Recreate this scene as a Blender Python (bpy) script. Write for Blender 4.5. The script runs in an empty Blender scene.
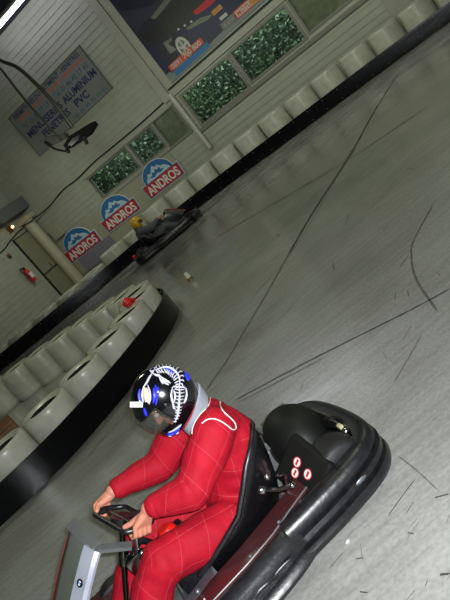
import bpy, bmesh, math, random
from mathutils import Vector, Matrix, noise
from mathutils.bvhtree import BVHTree
random.seed(7)
scene = bpy.context.scene
COL = scene.collection
R = math.radians
# ------------------------------------------------------------------ camera geometry
RHO, FPX, DPX, HC = R(39.0), 640.0, 150.0, 1.6
TH = math.atan(DPX / FPX)
UPV = Vector((-math.sin(RHO), -math.cos(RHO)))
RTV = Vector((math.cos(RHO), -math.sin(RHO)))
CAM = Vector((0, 0, HC))
def ray(px, py):
    d = Vector((px - 225.0, py - 300.0)); r = d.dot(RTV); u = d.dot(UPV)
    return Vector((r, FPX*math.cos(TH) + u*math.sin(TH), u*math.cos(TH) - FPX*math.sin(TH)))
def at_z(px, py, z=0.0):
    v = ray(px, py); return CAM + v*((z - HC)/v.z)
# frames: (location, rotation about z)
WD = Vector((-math.sin(R(59.1)), math.cos(R(59.1)), 0)); WN = Vector((-WD.y, WD.x, 0))
W0 = Vector((3.6, 17.3, 0))
WALL = (W0, math.atan2(-WD.y, -WD.x))          # local x runs to the right along the wall, -y towards the hall
CORNER = W0 + WD*8.1
ENDW = (CORNER, math.atan2(-WN.y, -WN.x))      # local x = -q
KART = (Vector((.07, 2.75, 0)), math.atan2(-.22, -.97))
WORLD = (Vector((0, 0, 0)), 0.0)
def wall_xz(px, py, off=0.0):
    p0 = W0 + WN*off; v = ray(px, py); t = (p0 - CAM).dot(WN)/v.dot(WN); p = CAM + v*t
    return (-(p - W0).dot(WD), p.z)
def mtx(frame): return Matrix.Translation(frame[0]) @ Matrix.Rotation(frame[1], 4, 'Z')

# ------------------------------------------------------------------ materials
def lin(c):
    return tuple(((x/255)/12.92 if x/255 <= .04045 else ((x/255 + .055)/1.055)**2.4) for x in c)
def nd(nt, t, **kw):
    n = nt.nodes.new(t)
    for k, v in kw.items(): setattr(n, k, v)
    return n
def mat(name, rgb, rough=.6, metal=0.0, var=.12, scale=8.0, bump=0.0, bscale=40.0, spec=.5, coat=0.0, alpha=1.0, trans=0.0, linear=False):
    m = bpy.data.materials.new(name); m.use_nodes = True; nt = m.node_tree
    b = nt.nodes['Principled BSDF']; c = rgb if linear else lin(rgb)
    tc = nd(nt, 'ShaderNodeTexCoord'); nz = nd(nt, 'ShaderNodeTexNoise')
    nz.inputs['Scale'].default_value = scale; nz.inputs['Detail'].default_value = 5
    nt.links.new(tc.outputs['Object'], nz.inputs['Vector'])
    rp = nd(nt, 'ShaderNodeValToRGB')
    rp.color_ramp.elements[0].position = .3; rp.color_ramp.elements[1].position = .7
    rp.color_ramp.elements[0].color = (*[x*(1 - var) for x in c], 1); rp.color_ramp.elements[1].color = (*[min(1, x*(1 + var)) for x in c], 1)
    nt.links.new(nz.outputs['Fac'], rp.inputs['Fac']); nt.links.new(rp.outputs['Color'], b.inputs['Base Color'])
    b.inputs['Roughness'].default_value = rough; b.inputs['Metallic'].default_value = metal
    b.inputs['Specular IOR Level'].default_value = spec; b.inputs['Coat Weight'].default_value = coat
    b.inputs['Coat Roughness'].default_value = .08
    b.inputs['Alpha'].default_value = alpha; b.inputs['Transmission Weight'].default_value = trans
    if bump:
        n2 = nd(nt, 'ShaderNodeTexNoise'); n2.inputs['Scale'].default_value = bscale; n2.inputs['Detail'].default_value = 4
        bp = nd(nt, 'ShaderNodeBump'); bp.inputs['Strength'].default_value = bump; bp.inputs['Distance'].default_value = .02
        nt.links.new(tc.outputs['Object'], n2.inputs['Vector']); nt.links.new(n2.outputs['Fac'], bp.inputs['Height'])
        nt.links.new(bp.outputs['Normal'], b.inputs['Normal'])
    return m
def emis(name, rgb, strength):
    m = bpy.data.materials.new(name); m.use_nodes = True; nt = m.node_tree
    b = nt.nodes['Principled BSDF']; b.inputs['Base Color'].default_value = (*lin(rgb), 1)
    b.inputs['Emission Color'].default_value = (*lin(rgb), 1); b.inputs['Emission Strength'].default_value = strength
    return m

# ------------------------------------------------------------------ mesh builder
class MB:
    def __init__(s): s.v = []; s.f = []; s.m = []; s.sm = []
    def add(s, vs, fs, mi=0, smooth=False, M=None):
        o = len(s.v)
        s.v += [tuple(M @ Vector(p)) if M is not None else tuple(p) for p in vs]
        for f in fs: s.f.append([i + o for i in f]); s.m.append(mi); s.sm.append(smooth)
    def box(s, lo, hi, mi=0, bev=0.0, M=None):
        if bev <= 0:
            x0, y0, z0 = lo; x1, y1, z1 = hi
            s.add([(x0,y0,z0),(x1,y0,z0),(x1,y1,z0),(x0,y1,z0),(x0,y0,z1),(x1,y0,z1),(x1,y1,z1),(x0,y1,z1)],
                  [(0,3,2,1),(4,5,6,7),(0,1,5,4),(1,2,6,5),(2,3,7,6),(3,0,4,7)], mi, False, M); return
        bm = bmesh.new(); bmesh.ops.create_cube(bm, size=1)
        for v in bm.verts: v.co = Vector([(a + b)/2 + c*(b - a) for a, b, c in zip(lo, hi, v.co)])
        bmesh.ops.bevel(bm, geom=bm.edges[:], offset=bev, segments=2, affect='EDGES', profile=.6)
        s.bm(bm, mi, False, M)
    def bm(s, bm, mi=0, smooth=True, M=None):
        bm.verts.index_update(); s.add([v.co.copy() for v in bm.verts], [[v.index for v in f.verts] for f in bm.faces], mi, smooth, M); bm.free()
    def ell(s, c, r, mi=0, u=20, v=12, M=None, rot=None):
        bm = bmesh.new(); bmesh.ops.create_uvsphere(bm, u_segments=u, v_segments=v, radius=1)
        for w in bm.verts:
            p = Vector((w.co.x*r[0], w.co.y*r[1], w.co.z*r[2]))
            if rot is not None: p = rot @ p
            w.co = p + Vector(c)
        s.bm(bm, mi, True, M)
    def tube(s, pts, r, mi=0, n=8, cap=True, M=None, closed=False):
        pts = [Vector(p) for p in pts]; rr = r if isinstance(r, (list, tuple)) else [r]*len(pts)
        vs = []; fs = []; prev = None; k = len(pts)
        for i, p in enumerate(pts):
            if closed: t = pts[(i+1) % k] - pts[i-1]
            else: t = pts[min(i+1, k-1)] - pts[max(i-1, 0)]
            t = t.normalized() if t.length > 1e-9 else Vector((0,0,1))
            if prev is None:
                a = Vector((0,0,1)) if abs(t.z) < .9 else Vector((1,0,0)); x = t.cross(a).normalized()
            else:
                x = (prev - t*prev.dot(t)); x = x.normalized() if x.length > 1e-6 else t.orthogonal().normalized()
            prev = x; y = t.cross(x)
            for j in range(n):
                a = 2*math.pi*j/n; vs.append(p + (x*math.cos(a) + y*math.sin(a))*rr[i])
        for i in range(k if closed else k - 1):
            i2 = (i + 1) % k
            for j in range(n): fs.append((i*n+j, i*n+(j+1) % n, i2*n+(j+1) % n, i2*n+j))
        if cap and not closed: fs.append(list(range(n))[::-1]); fs.append([(k-1)*n+j for j in range(n)])
        s.add(vs, fs, mi, True, M)
    def lathe(s, prof, mi=0, n=28, M=None, smooth=True):     # prof: (radius, z)
        vs = [(r*math.cos(2*math.pi*j/n), r*math.sin(2*math.pi*j/n), z) for r, z in prof for j in range(n)]
        fs = [(i*n+j, i*n+(j+1) % n, (i+1)*n+(j+1) % n, (i+1)*n+j) for i in range(len(prof)-1) for j in range(n)]
        s.add(vs, fs, mi, smooth, M)
    def disc(s, c, r, mi=0, n=20, M=None, ax='z', ry=None):
        ry = ry or r
        vs = []
        for j in range(n):
            a = 2*math.pi*j/n; x, y = r*math.cos(a), ry*math.sin(a)
            vs.append((c[0]+x, c[1]+y, c[2]) if ax == 'z' else (c[0]+x, c[1], c[2]+y))
        s.add(vs, [list(range(n))], mi, False, M)
    def sweep(s, path, prof, mi=0, closed=False, smooth=True, cap=True, flip=False):
        """path: list of (x, y); prof: list of (outward, z) or a function of the path index"""
        k = len(path); vs = []; fs = []
        for i in range(k):
            a = Vector(path[i-1] if (i or closed) else path[i]); b = Vector(path[(i+1) % k] if (closed or i < k-1) else path[i])
            t = (b - a).normalized(); nrm = Vector((t.y, -t.x))*(-1 if flip else 1); p = Vector(path[i])
            pr = prof(i) if callable(prof) else prof
            for d, z in pr: vs.append((p.x + nrm.x*d, p.y + nrm.y*d, z))
        n = len(pr)
        for i in range(k if closed else k-1):
            i2 = (i+1) % k
            for j in range(n):
                j2 = (j+1) % n; fs.append((i*n+j, i2*n+j, i2*n+j2, i*n+j2))
        if cap and not closed: fs.append(list(range(n))); fs.append([(k-1)*n+j for j in range(n)][::-1])
        s.add(vs, fs, mi, smooth)
    def prism(s, poly, y0, y1, mi=0, M=None, axis='y'):
        n = len(poly)
        if axis == 'y': vs = [(x, y0, z) for x, z in poly] + [(x, y1, z) for x, z in poly]
        else: vs = [(x, y, y0) for x, y in poly] + [(x, y, y1) for x, y in poly]
        s.add(vs, [list(range(n)), [n+i for i in range(n)][::-1]] + [(i, n+i, n+(i+1) % n, (i+1) % n) for i in range(n)], mi, False, M)
    def text(s, body, size, x, z, y, mi, align='CENTER', bold=.0, squash=1.0, shear=0.0, width=None):
        vs, fs = text_mesh(body, align, bold, shear)
        size *= 1.38                                  # size = height of a capital
        if width: squash = width/((max(p[0] for p in vs) - min(p[0] for p in vs))*size)
        else: squash /= 1.1
        s.add([(x + p[0]*size*squash, y, z + p[1]*size) for p in vs], fs, mi)
    def mesh(s, name, mats, frame=None, fixn=True):
        me = bpy.data.meshes.new(name); me.from_pydata(s.v, [], s.f)
        for m in mats: me.materials.append(m)
        me.polygons.foreach_set('material_index', s.m); me.polygons.foreach_set('use_smooth', s.sm); me.update()
        if fixn:
            bm = bmesh.new(); bm.from_mesh(me); bmesh.ops.recalc_face_normals(bm, faces=bm.faces[:]); bm.to_mesh(me); bm.free()
        return me
_tc = {}
def text_mesh(body, align='CENTER', bold=0.0, shear=0.0):
    key = (body, align, bold, shear)
    if key not in _tc:
        cu = bpy.data.curves.new('lettering', 'FONT'); cu.body = body; cu.align_x = align; cu.offset = bold; cu.shear = shear; cu.resolution_u = 3
        o = bpy.data.objects.new('lettering', cu); COL.objects.link(o)
        bpy.context.view_layer.update()
        me = bpy.data.meshes.new_from_object(o.evaluated_get(bpy.context.evaluated_depsgraph_get()))
        _tc[key] = ([tuple(v.co) for v in me.vertices], [list(p.vertices) for p in me.polygons])
        bpy.data.objects.remove(o); bpy.data.curves.remove(cu); bpy.data.meshes.remove(me)
    return _tc[key]
def obj(name, mb, mats, parent=None, frame=None, base=None, fixn=True, autosmooth=True, local=False):
    """one mesh object; with base (local point) the origin sits there"""
    if not isinstance(mats, (list, tuple)): mats = [mats]
    if base is not None and not local:
        b = Vector(base); mb.v = [(p[0]-b.x, p[1]-b.y, p[2]-b.z) for p in mb.v]
    me = mb.mesh(name, mats, fixn=fixn) if isinstance(mb, MB) else mb
    o = bpy.data.objects.new(name, me); COL.objects.link(o)
    if parent is not None: o.parent = parent
    if base is not None and parent is not None: o.location = base
    if frame is not None:
        M = mtx(frame); o.location = M @ Vector(base if base is not None else (0,0,0)); o.rotation_euler = (0, 0, frame[1])
    if autosmooth and any(p.use_smooth for p in me.polygons):
        try: me.set_sharp_from_angle(angle=R(45))
        except Exception: pass
    return o
def empty(name, frame=WORLD, base=(0,0,0)):
    o = bpy.data.objects.new(name, None); COL.objects.link(o); o.empty_display_size = .1
    o.location = mtx(frame) @ Vector(base); o.rotation_euler = (0, 0, frame[1]); return o
def tag(o, label, cat, group=None, kind=None):
    o['label'] = label; o['category'] = cat
    if group: o['group'] = group
    if kind: o['kind'] = kind
    return o
def struct(o): o['kind'] = 'structure'; return o
def copy_tree(o, parent=None):
    c = o.copy(); COL.objects.link(c)
    if parent is not None: c.parent = parent; c.matrix_parent_inverse = o.matrix_parent_inverse
    for k in ('label', 'category', 'group'):
        pass
    for ch in [x for x in bpy.data.objects if x.parent == o]: copy_tree(ch, c)
    return c
def catmull(pts, step=None, n=12):
    P = [Vector(p) for p in pts]; P = [P[0]*2 - P[1]] + P + [P[-1]*2 - P[-2]]; out = []
    for i in range(1, len(P)-2):
        for k in range(n):
            t = k/n; a, b, c, d = P[i-1], P[i], P[i+1], P[i+2]
            out.append(.5*((2*b) + (c-a)*t + (2*a-5*b+4*c-d)*t*t + (3*b-a-3*c+d)*t**3))
    out.append(P[-2])
    if step:
        res = [out[0]]; acc = 0.0
        for a, b in zip(out, out[1:]):
            L = (b-a).length; s0 = step - acc
            while s0 <= L: res.append(a + (b-a)*(s0/L)); s0 += step
            acc = L - (s0 - step)
        out = res
    return out

# ------------------------------------------------------------------ shared materials
M_plank = mat('siding_paint', (152, 154, 138), .5, var=.07, scale=3)
M_panel = mat('cream_panel', (150, 149, 128), .5, var=.05, scale=2)
M_trimw = mat('painted_trim', (150, 150, 135), .45, var=.05)
M_frame = mat('window_frame_grey', (112, 112, 102), .5, var=.08)
M_dark = mat('dark_line', (20, 20, 18), .6)
M_black = mat('black_plastic', (20, 20, 23), .36, var=.6, scale=30, bump=.08, bscale=40, spec=.6)
M_gloss = mat('black_gloss', (12, 12, 14), .22, var=.2)
M_rubber = mat('belt_rubber', (6, 6, 9), .25, var=.3, scale=3, bump=.03, bscale=8, spec=.22)
M_tyre = mat('tyre_rubber', (20, 20, 21), .6, var=.2, bump=.1)
M_white = mat('white_drum_paint', (180, 180, 164), .3, var=.13, scale=6, bump=.12, bscale=14)
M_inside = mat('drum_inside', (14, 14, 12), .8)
M_chrome = mat('chrome', (190, 190, 195), .15, metal=1.0)
M_steel = mat('grey_steel', (118, 122, 130), .38, metal=.7)
M_grey = mat('grey_plastic', (88, 90, 90), .4)
M_silver = mat('silver_plastic', (168, 172, 184), .35, metal=.25)
M_red = mat('red_plastic', (190, 20, 22), .35)
M_navy = mat('navy_ink', (22, 26, 74), .6)
M_teal = mat('teal_ink', (38, 84, 108), .6)
M_whitep = mat('white_print', (214, 214, 208), .6, var=.04)
M_redp = mat('red_print', (176, 34, 40), .55, var=.06)
M_bluep = mat('blue_print', (34, 100, 152), .55, var=.06)
M_orange = mat('orange_print', (186, 70, 36), .55, var=.08)

# ------------------------------------------------------------------ floor
def floor_material():
    m = bpy.data.materials.new('concrete'); m.use_nodes = True; nt = m.node_tree; b = nt.nodes['Principled BSDF']
    tc = nd(nt, 'ShaderNodeTexCoord')
    def noise_(scale, detail=6, mapscale=None, rot=0):
        n = nd(nt, 'ShaderNodeTexNoise'); n.inputs['Scale'].default_value = scale; n.inputs['Detail'].default_value = detail
        if mapscale:
            mp = nd(nt, 'ShaderNodeMapping'); mp.inputs['Scale'].default_value = mapscale; mp.inputs['Rotation'].default_value = (0, 0, rot)
            nt.links.new(tc.outputs['Object'], mp.inputs['Vector']); nt.links.new(mp.outputs['Vector'], n.inputs['Vector'])
        else: nt.links.new(tc.outputs['Object'], n.inputs['Vector'])
        return n
    def ramp(src, p0, p1, c0, c1):
        r = nd(nt, 'ShaderNodeValToRGB'); r.color_ramp.elements[0].position = p0; r.color_ramp.elements[1].position = p1
        r.color_ramp.elements[0].color = (*c0, 1); r.color_ramp.elements[1].color = (*c1, 1); nt.links.new(src, r.inputs['Fac']); return r
    def mix(a, b_, fac, mode='MULTIPLY'):
        x = nd(nt, 'ShaderNodeMix', data_type='RGBA', blend_type=mode); x.inputs['Factor'].default_value = fac
        nt.links.new(a, x.inputs['A']); nt.links.new(b_, x.inputs['B']); return x
    base = ramp(noise_(.8).outputs['Fac'], .3, .72, lin((146, 146, 140)), lin((176, 176, 171)))
    spk = ramp(noise_(45, 8).outputs['Fac'], .36, .62, (.72, .72, .72), (1.06, 1.06, 1.06))
    c = mix(base.outputs['Color'], spk.outputs['Color'], .55)
    st = ramp(noise_(2.2, 8, (1, 9, 1), .5).outputs['Fac'], .38, .56, (.72, .72, .7), (1, 1, 1))       # brushed tyre rubber along the track
    c = mix(c.outputs['Result'], st.outputs['Color'], .5)
    st2 = ramp(noise_(3.0, 9, (1.4, 22, 1), -.25).outputs['Fac'], .33, .41, (.5, .5, .5), (1, 1, 1))
    c = mix(c.outputs['Result'], st2.outputs['Color'], .16)
    bl = ramp(noise_(9, 4).outputs['Fac'], .26, .33, (.45, .45, .45), (1, 1, 1))
    c = mix(c.outputs['Result'], bl.outputs['Color'], .15)
    nt.links.new(c.outputs['Result'], b.inputs['Base Color'])
    rr = ramp(noise_(1.6, 5).outputs['Fac'], .3, .7, (.1,)*3, (.26,)*3); nt.links.new(rr.outputs['Color'], b.inputs['Roughness'])
    b.inputs['Specular IOR Level'].default_value = .5
    bp = nd(nt, 'ShaderNodeBump'); bp.inputs['Strength'].default_value = .05; bp.inputs['Distance'].default_value = .008
    nt.links.new(noise_(22, 6).outputs['Fac'], bp.inputs['Height']); nt.links.new(bp.outputs['Normal'], b.inputs['Normal'])
    return m
M_floor = floor_material()
M_skid = mat('skid_rubber', (62, 62, 56), .5, var=.3, scale=14)
M_skid2 = mat('faint_skid_rubber', (98, 98, 89), .5, var=.25, scale=14)
mb = MB()
fx = [-14 + i for i in range(31)]; fy = [-6 + i for i in range(33)]
mb.add([(x, y, 0) for y in fy for x in fx], [(j*31+i, j*31+i+1, (j+1)*31+i+1, (j+1)*31+i) for j in range(32) for i in range(30)])
def strip(pts, w, mi, seg=6, z=.002):
    P = [Vector((p[0], p[1])) for p in pts]; P = catmull(P, n=seg) if len(P) > 2 else [P[0].lerp(P[1], i/8) for i in range(9)]
    vs = []; fs = []
    for i, p in enumerate(P):
        t = (P[min(i+1, len(P)-1)] - P[max(i-1, 0)]).normalized(); n = Vector((-t.y, t.x))
        ww = w*(.55 + .45*math.sin(i*1.7)**2)*(1 if 0 < i < len(P)-1 else .2)
        vs += [(p.x + n.x*ww/2, p.y + n.y*ww/2, z), (p.x - n.x*ww/2, p.y - n.y*ww/2, z)]
    mb.add(vs, [(2*i, 2*i+1, 2*i+3, 2*i+2) for i in range(len(P)-1)], mi)
def pxstrip(px, w, mi, z=.002): strip([at_z(*p)[:2] for p in px], w, mi, z=z)
pxstrip([(399,72),(374,112),(351.8,152.5),(317,206),(286.4,258)], .05, 1)
pxstrip([(286.4,258),(268.5,290.5),(245,330),(227.6,359.5),(205,392)], .035, 2)
pxstrip([(235,400.5),(275,379),(317,357),(365,333),(409,311),(452,288)], .02, 1)
pxstrip([(238,403),(280,381),(330,355)], .014, 2, .003)
pxstrip([(215,238),(285,197),(347.7,160),(430,105)], .035, 1)
pxstrip([(433,205),(414,240),(411.6,257),(416.7,280),(438,312)], .02, 2)
pxstrip([(388.4,516),(402,497),(416,478.5)], .006, 1)
pxstrip([(398,456),(416,470),(440,492)], .006, 2); pxstrip([(394,383),(410,356),(422,334)], .01, 2)
pxstrip([(435,498),(450,494)], .008, 1); pxstrip([(440,575),(450,574)], .012, 1)
pxstrip([(250,300),(300,240),(352,149)], .02, 2, .001)
pxstrip([(360,592),(368,593)], .006, 1); pxstrip([(356,559),(364,558)], .006, 1); pxstrip([(408,533),(414,534)], .006, 1)
pxstrip([(90,455),(102,440),(126,415)], .02, 2)
for k in range(60):                                   # short scrubbed tyre nicks, mostly along the racing line
    px, py = random.uniform(235, 452), random.uniform(95, 600); p = at_z(px, py)
    if p.y < 1.2: continue
    a = R(random.choice((205, 212, 200, 66, 75)) + random.uniform(-8, 8)); L = random.uniform(.02, .09)*p.y/2
    d = Vector((math.cos(a), math.sin(a)))*L*.5
    strip([(p.x-d.x, p.y-d.y), (p.x+d.x, p.y+d.y)], random.uniform(.002, .0045)*p.y/2, random.choice((1, 2, 2)), z=.0015)
floor = struct(obj('floor', mb, [M_floor, M_skid, M_skid2], fixn=False))

# ------------------------------------------------------------------ hall walls and ceiling
XL, XR, ZT = -8.1, 9.5, 6.95
def rects(px): return px
WIN = [(-5.27, -3.58, 1.78, 2.50), (-3.46, -2.50, 1.76, 2.51), (-2.42, -1.60, 1.66, 2.53),
       (-1.26, .46, 1.58, 2.58), (.53, 2.34, 1.63, 2.60), (2.42, 3.75, 1.68, 2.66), (3.83, 4.6, 1.7, 2.68)]
PANELS = [(-8.1, -2.55, 0, 1.7)]
DOORX = (4.17, 5.4)
def siding(mb, x0, x1, z0, z1, pitch, holes, deep=.018, mi=0):
    z = z0
    while z < z1 - 1e-6:
        zt = min(z + pitch, z1)
        cuts = sorted({z, zt} | {h[2] for h in holes if z < h[2] < zt} | {h[3] for h in holes if z < h[3] < zt})
        for a, b in zip(cuts, cuts[1:]):
            zm = (a+b)/2; xs = [x0]
            for h in sorted(h for h in holes if h[2] < zm < h[3]): xs += [h[0], h[1]]
            xs.append(x1)
            for k in range(0, len(xs), 2):
                if xs[k+1] - xs[k] < 1e-4: continue
                ya, yb = -deep*(1 - (a-z)/pitch), -deep*(1 - (b-z)/pitch)
                mb.add([(xs[k],ya,a),(xs[k+1],ya,a),(xs[k+1],yb,b),(xs[k],yb,b)], [(0,1,2,3)], mi)
                if a == z: mb.add([(xs[k],0,a),(xs[k+1],0,a),(xs[k+1],-deep,a),(xs[k],-deep,a)], [(0,1,2,3)], mi)
        z = zt
mb = MB(); siding(mb, XL, XR, 0, ZT, .17, [tuple(w) for w in WIN])
# structural back face of the wall, pierced by the same openings
zc = sorted({0, ZT} | {w[2] for w in WIN} | {w[3] for w in WIN})
for a, b in zip(zc, zc[1:]):
    xs = [XL]
    for w in WIN:
        if w[2] < (a+b)/2 < w[3]: xs += [w[0], w[1]]
    xs.append(XR)
    for k in range(0, len(xs), 2): mb.add([(xs[k],.16,a),(xs[k+1],.16,a),(xs[k+1],.16,b),(xs[k],.16,b)], [(0,1,2,3)])
for x0, x1, z0, z1 in WIN:                            # reveals
    mb.add([(x0,0,z0),(x1,0,z0),(x1,.16,z0),(x0,.16,z0),(x0,0,z1),(x1,0,z1),(x1,.16,z1),(x0,.16,z1)], [(0,1,2,3),(4,5,6,7),(0,3,7,4),(1,2,6,5)])
struct(obj('wall_back', mb, M_plank, frame=WALL, fixn=False))
mb = MB(); siding(mb, -.02, 8.0, 0, ZT, .17, []); mb.add([(-.02,.15,0),(8,.15,0),(8,.15,ZT),(-.02,.15,ZT)], [(0,1,2,3)])
mb.v = [(-8.0 + p[0] if False else p[0]-8.0+.02, p[1], p[2]) for p in mb.v]
struct(obj('wall_left', mb, M_plank, frame=ENDW, fixn=False))
M_ceil = mat('dark_ceiling', (44, 46, 60), .8, var=.1)
mb = MB(); mb.box((XL, -22, ZT), (XR, .2, ZT+.1)); 
for k in range(7): mb.box((XL, -1.9-3*k, ZT-.28), (XR, -1.78-3*k, ZT))
struct(obj('ceiling', mb, M_ceil, frame=WALL))
# boards under the small windows
mb = MB()
for x0, x1 in ((-8.05, -5.9), (-5.88, -4.2), (-4.18, -2.55)): mb.box((x0, -.045, .3), (x1, -.022, 1.62), 0, .006)
for x in (-5.89, -4.19): mb.box((x-.02, -.05, .3), (x+.02, -.02, 1.62), 1)
struct(obj('trim_1', mb, [M_panel, M_trimw], frame=WALL))
mb = MB(); mb.box((4.17-.0, -.05, 0), (9.4, -.022, 1.3), 0, .006)
for x in (5.6, 7.0, 8.4): mb.box((x-.012, -.054, 0), (x+.012, -.05, 1.3), 1)
struct(obj('trim_2', mb, [M_trimw, M_frame], frame=WALL))
# vertical cover strip between the sign wall and the poster, and the horizontal ledge
mb = MB(); mb.box((-1.72, -.09, 2.66), (-1.46, -.015, ZT), 0, .01); mb.box((-1.45, -.05, 2.9), (-1.2, -.015, ZT), 0, .008)
struct(obj('trim_3', mb, M_trimw, frame=WALL))
mb = MB(); mb.box((-5.4, -.06, 2.53), (-1.7, -.015, 2.66), 0, .008); mb.box((-1.4, -.09, 2.66), (9.4, -.015, 2.74), 0, .008); mb.box((-1.4, -.1, 2.86), (9.4, -.02, 2.9), 1)
struct(obj('trim_4', mb, [M_trimw, M_dark], frame=WALL))
mb = MB(); mb.box((-1.4, -.07, 1.46), (4.7, -.015, 1.57), 0, .008); mb.box((-5.3,-.05,1.62),(-1.6,-.015,1.66),0,.006)
struct(obj('trim_5', mb, M_frame, frame=WALL))
# windows
def glass_mat(name, tint, frost):
    m = bpy.data.materials.new(name); m.use_nodes = True; nt = m.node_tree; b = nt.nodes['Principled BSDF']
    b.inputs['Base Color'].default_value = (*lin(tint), 1); b.inputs['Roughness'].default_value = .3 if frost else .02
    if frost:
        tc = nd(nt, 'ShaderNodeTexCoord'); nz = nd(nt, 'ShaderNodeTexNoise'); nz.inputs['Scale'].default_value = 6; nz.inputs['Detail'].default_value = 6
        rp = nd(nt, 'ShaderNodeValToRGB'); c = lin(tint); rp.color_ramp.elements[0].position = .3; rp.color_ramp.elements[1].position = .75
        rp.color_ramp.elements[0].color = (*[x*.7 for x in c], 1); rp.color_ramp.elements[1].color = (*[x*1.35 for x in c], 1)
        nt.links.new(tc.outputs['Object'], nz.inputs['Vector']); nt.links.new(nz.outputs['Fac'], rp.inputs['Fac']); nt.links.new(rp.outputs['Color'], b.inputs['Base Color'])
    else:
        b.inputs['Transmission Weight'].default_value = 1.0; b.inputs['IOR'].default_value = 1.05
    return m
M_glass = glass_mat('clear_glass', (226, 238, 228), False)
M_frost = glass_mat('frosted_glass', (92, 100, 76), True)
for i, (x0, x1, z0, z1) in enumerate(WIN):
    mb = MB(); t = .05 if i > 2 else .035
    mb.box((x0-.02, -.035, z0-.02), (x0+t, .08, z1+.02), 0, .006); mb.box((x1-t, -.035, z0-.02), (x1+.02, .08, z1+.02), 0, .006)
    mb.box((x0+t, -.03, z0-.02), (x1-t, .08, z0+t), 0, .006); mb.box((x0+t, -.03, z1-t), (x1-t, .08, z1+.02), 0, .006)
    w = struct(obj('window_%d' % (i+1), mb, M_frame, frame=WALL, base=((x0+x1)/2, 0, z0)))
    pb = MB(); pb.box((x0+t, .045, z0+t), (x1-t, .05, z1-t)); cx = (x0+x1)/2
    pb.v = [(p[0]-cx, p[1], p[2]-z0) for p in pb.v]
    pn = obj('pane', pb, M_frost if i in (2, 5, 6) else M_glass, parent=w); pn['kind'] = 'structure'
# foliage outside
M_leaf = [mat('leaf_a', (92, 112, 80), .5, var=.25, scale=20), mat('leaf_b', (58, 72, 56), .5, var=.25, scale=20), mat('leaf_c', (136, 152, 130), .45, var=.2, scale=20)]
mb = MB()
for k in range(9000):
    x = random.uniform(-6.6, 4.2); z = random.uniform(1.0, 3.6); y = random.uniform(.35, 1.1)
    s = random.uniform(.03, .075); d = Vector((random.gauss(0, 1), random.gauss(0, .5), random.gauss(-.3, 1))).normalized()
    n = Vector((random.gauss(0, .6), -1, random.gauss(.3, .6))).normalized(); w = d.cross(n).normalized()*s*.45
    p = Vector((x, y, z)); cl = noise.noise(Vector((x*1.6, z*1.6, 3)))
    mb.add([p - d*s, p + w, p + d*s, p - w], [(0,1,2,3)], 0 if cl > .05 else (1 if random.random() < .75 else 2) if cl < -.1 else random.choice((0, 1, 2)))
mb.add([(-6.8,1.2,0),(4.4,1.2,0),(4.4,1.2,4),(-6.8,1.2,4)], [(0,1,2,3)], 1)
tag(obj('foliage', mb, M_leaf, frame=WALL, base=(-1, .7, 0), fixn=False), 'green leafy hedge seen through the windows of the back wall', 'foliage', kind='stuff')
# door on the end wall, and the right-hand door leaf
M_door = mat('door_paint', (126, 124, 100), .5, var=.06)
mb = MB(); mb.box((-1.15, -.06, 0), (-.3, -.02, 2.46), 0, .01)
d1 = struct(obj('door_1', mb, M_door, frame=ENDW, base=(-1.15, 0, 0)))
mb = MB(); mb.box((-.04, -.07, 0), (.0, -.01, 2.5)); mb.box((.85, -.065, 0), (.87, -.01, 2.5)); mb.box((-.04, -.065, 2.46), (.87, -.01, 2.49)); mb.box((.0, -.072, 1.07), (.85, -.06, 1.11)); mb.box((.52,-.07,1.11),(.545,-.06,1.28))
f = obj('door_frame', mb, M_dark, parent=d1); f['kind'] = 'structure'
# corner pillar
mb = MB(); mb.lathe([(.001,0),(.19,0),(.19,2.72),(.001,2.72)], n=24); mb.box((-.24,-.24,2.7),(.24,.24,2.86),0,.02)
M_pil = mat('pillar_cream', (168, 164, 138), .5, var=.08)
tag(obj('pillar', mb, M_pil, frame=WALL, base=(-7.88, -.26, 0), local=True), 'round cream pillar in the corner beside the door', 'pillar')
mb = MB(); mb.lathe([(.001,1.0),(.06,1.0),(.06,2.78),(.001,2.78)], n=16)
for z in (1.3, 2.2): mb.lathe([(.06,z),(.072,z),(.072,z+.05),(.06,z+.05)], n=16)
M_pipe = mat('pale_pipe', (176, 176, 166), .22, var=.04)
tag(obj('downpipe', mb, M_pipe, frame=WALL, base=(-1.42, -.12, 0), local=True), 'pale glossy vertical pipe between the two groups of windows', 'pipe')
mb = MB(); mb.box((0, 0, 0), (.42, .16, .4), 0, .015); mb.box((.03,-.008,.03),(.39,.0,.37),0,.004)
tag(obj('junction_box', mb, M_panel, frame=WALL, base=(-7.6, -.18, 1.68), local=True), 'pale junction box on the wall between pillar and windows', 'box')
# cable
mb = MB(); P = [(-1.7,-.04,2.72),(-2.6,-.05,2.70),(-3.91,-.05,2.72),(-4.7,-.05,2.74),(-5.52,-.05,2.69),(-6.2,-.05,2.72),(-7.0,-.05,2.62),(-7.6,-.44,2.62),(-7.85,-.5,2.65),(-8.02,-.52,2.62),(-8.06,-.8,2.6),(-8.06,-1.4,2.5),(-8.06,-1.92,2.42),(-8.06,-4,2.4)]
mb.tube(catmull(P, n=5), .02, n=6)
tag(obj('cable', mb, M_dark, frame=WALL), 'thick black cable running along the back wall above the windows', 'cable')

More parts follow.
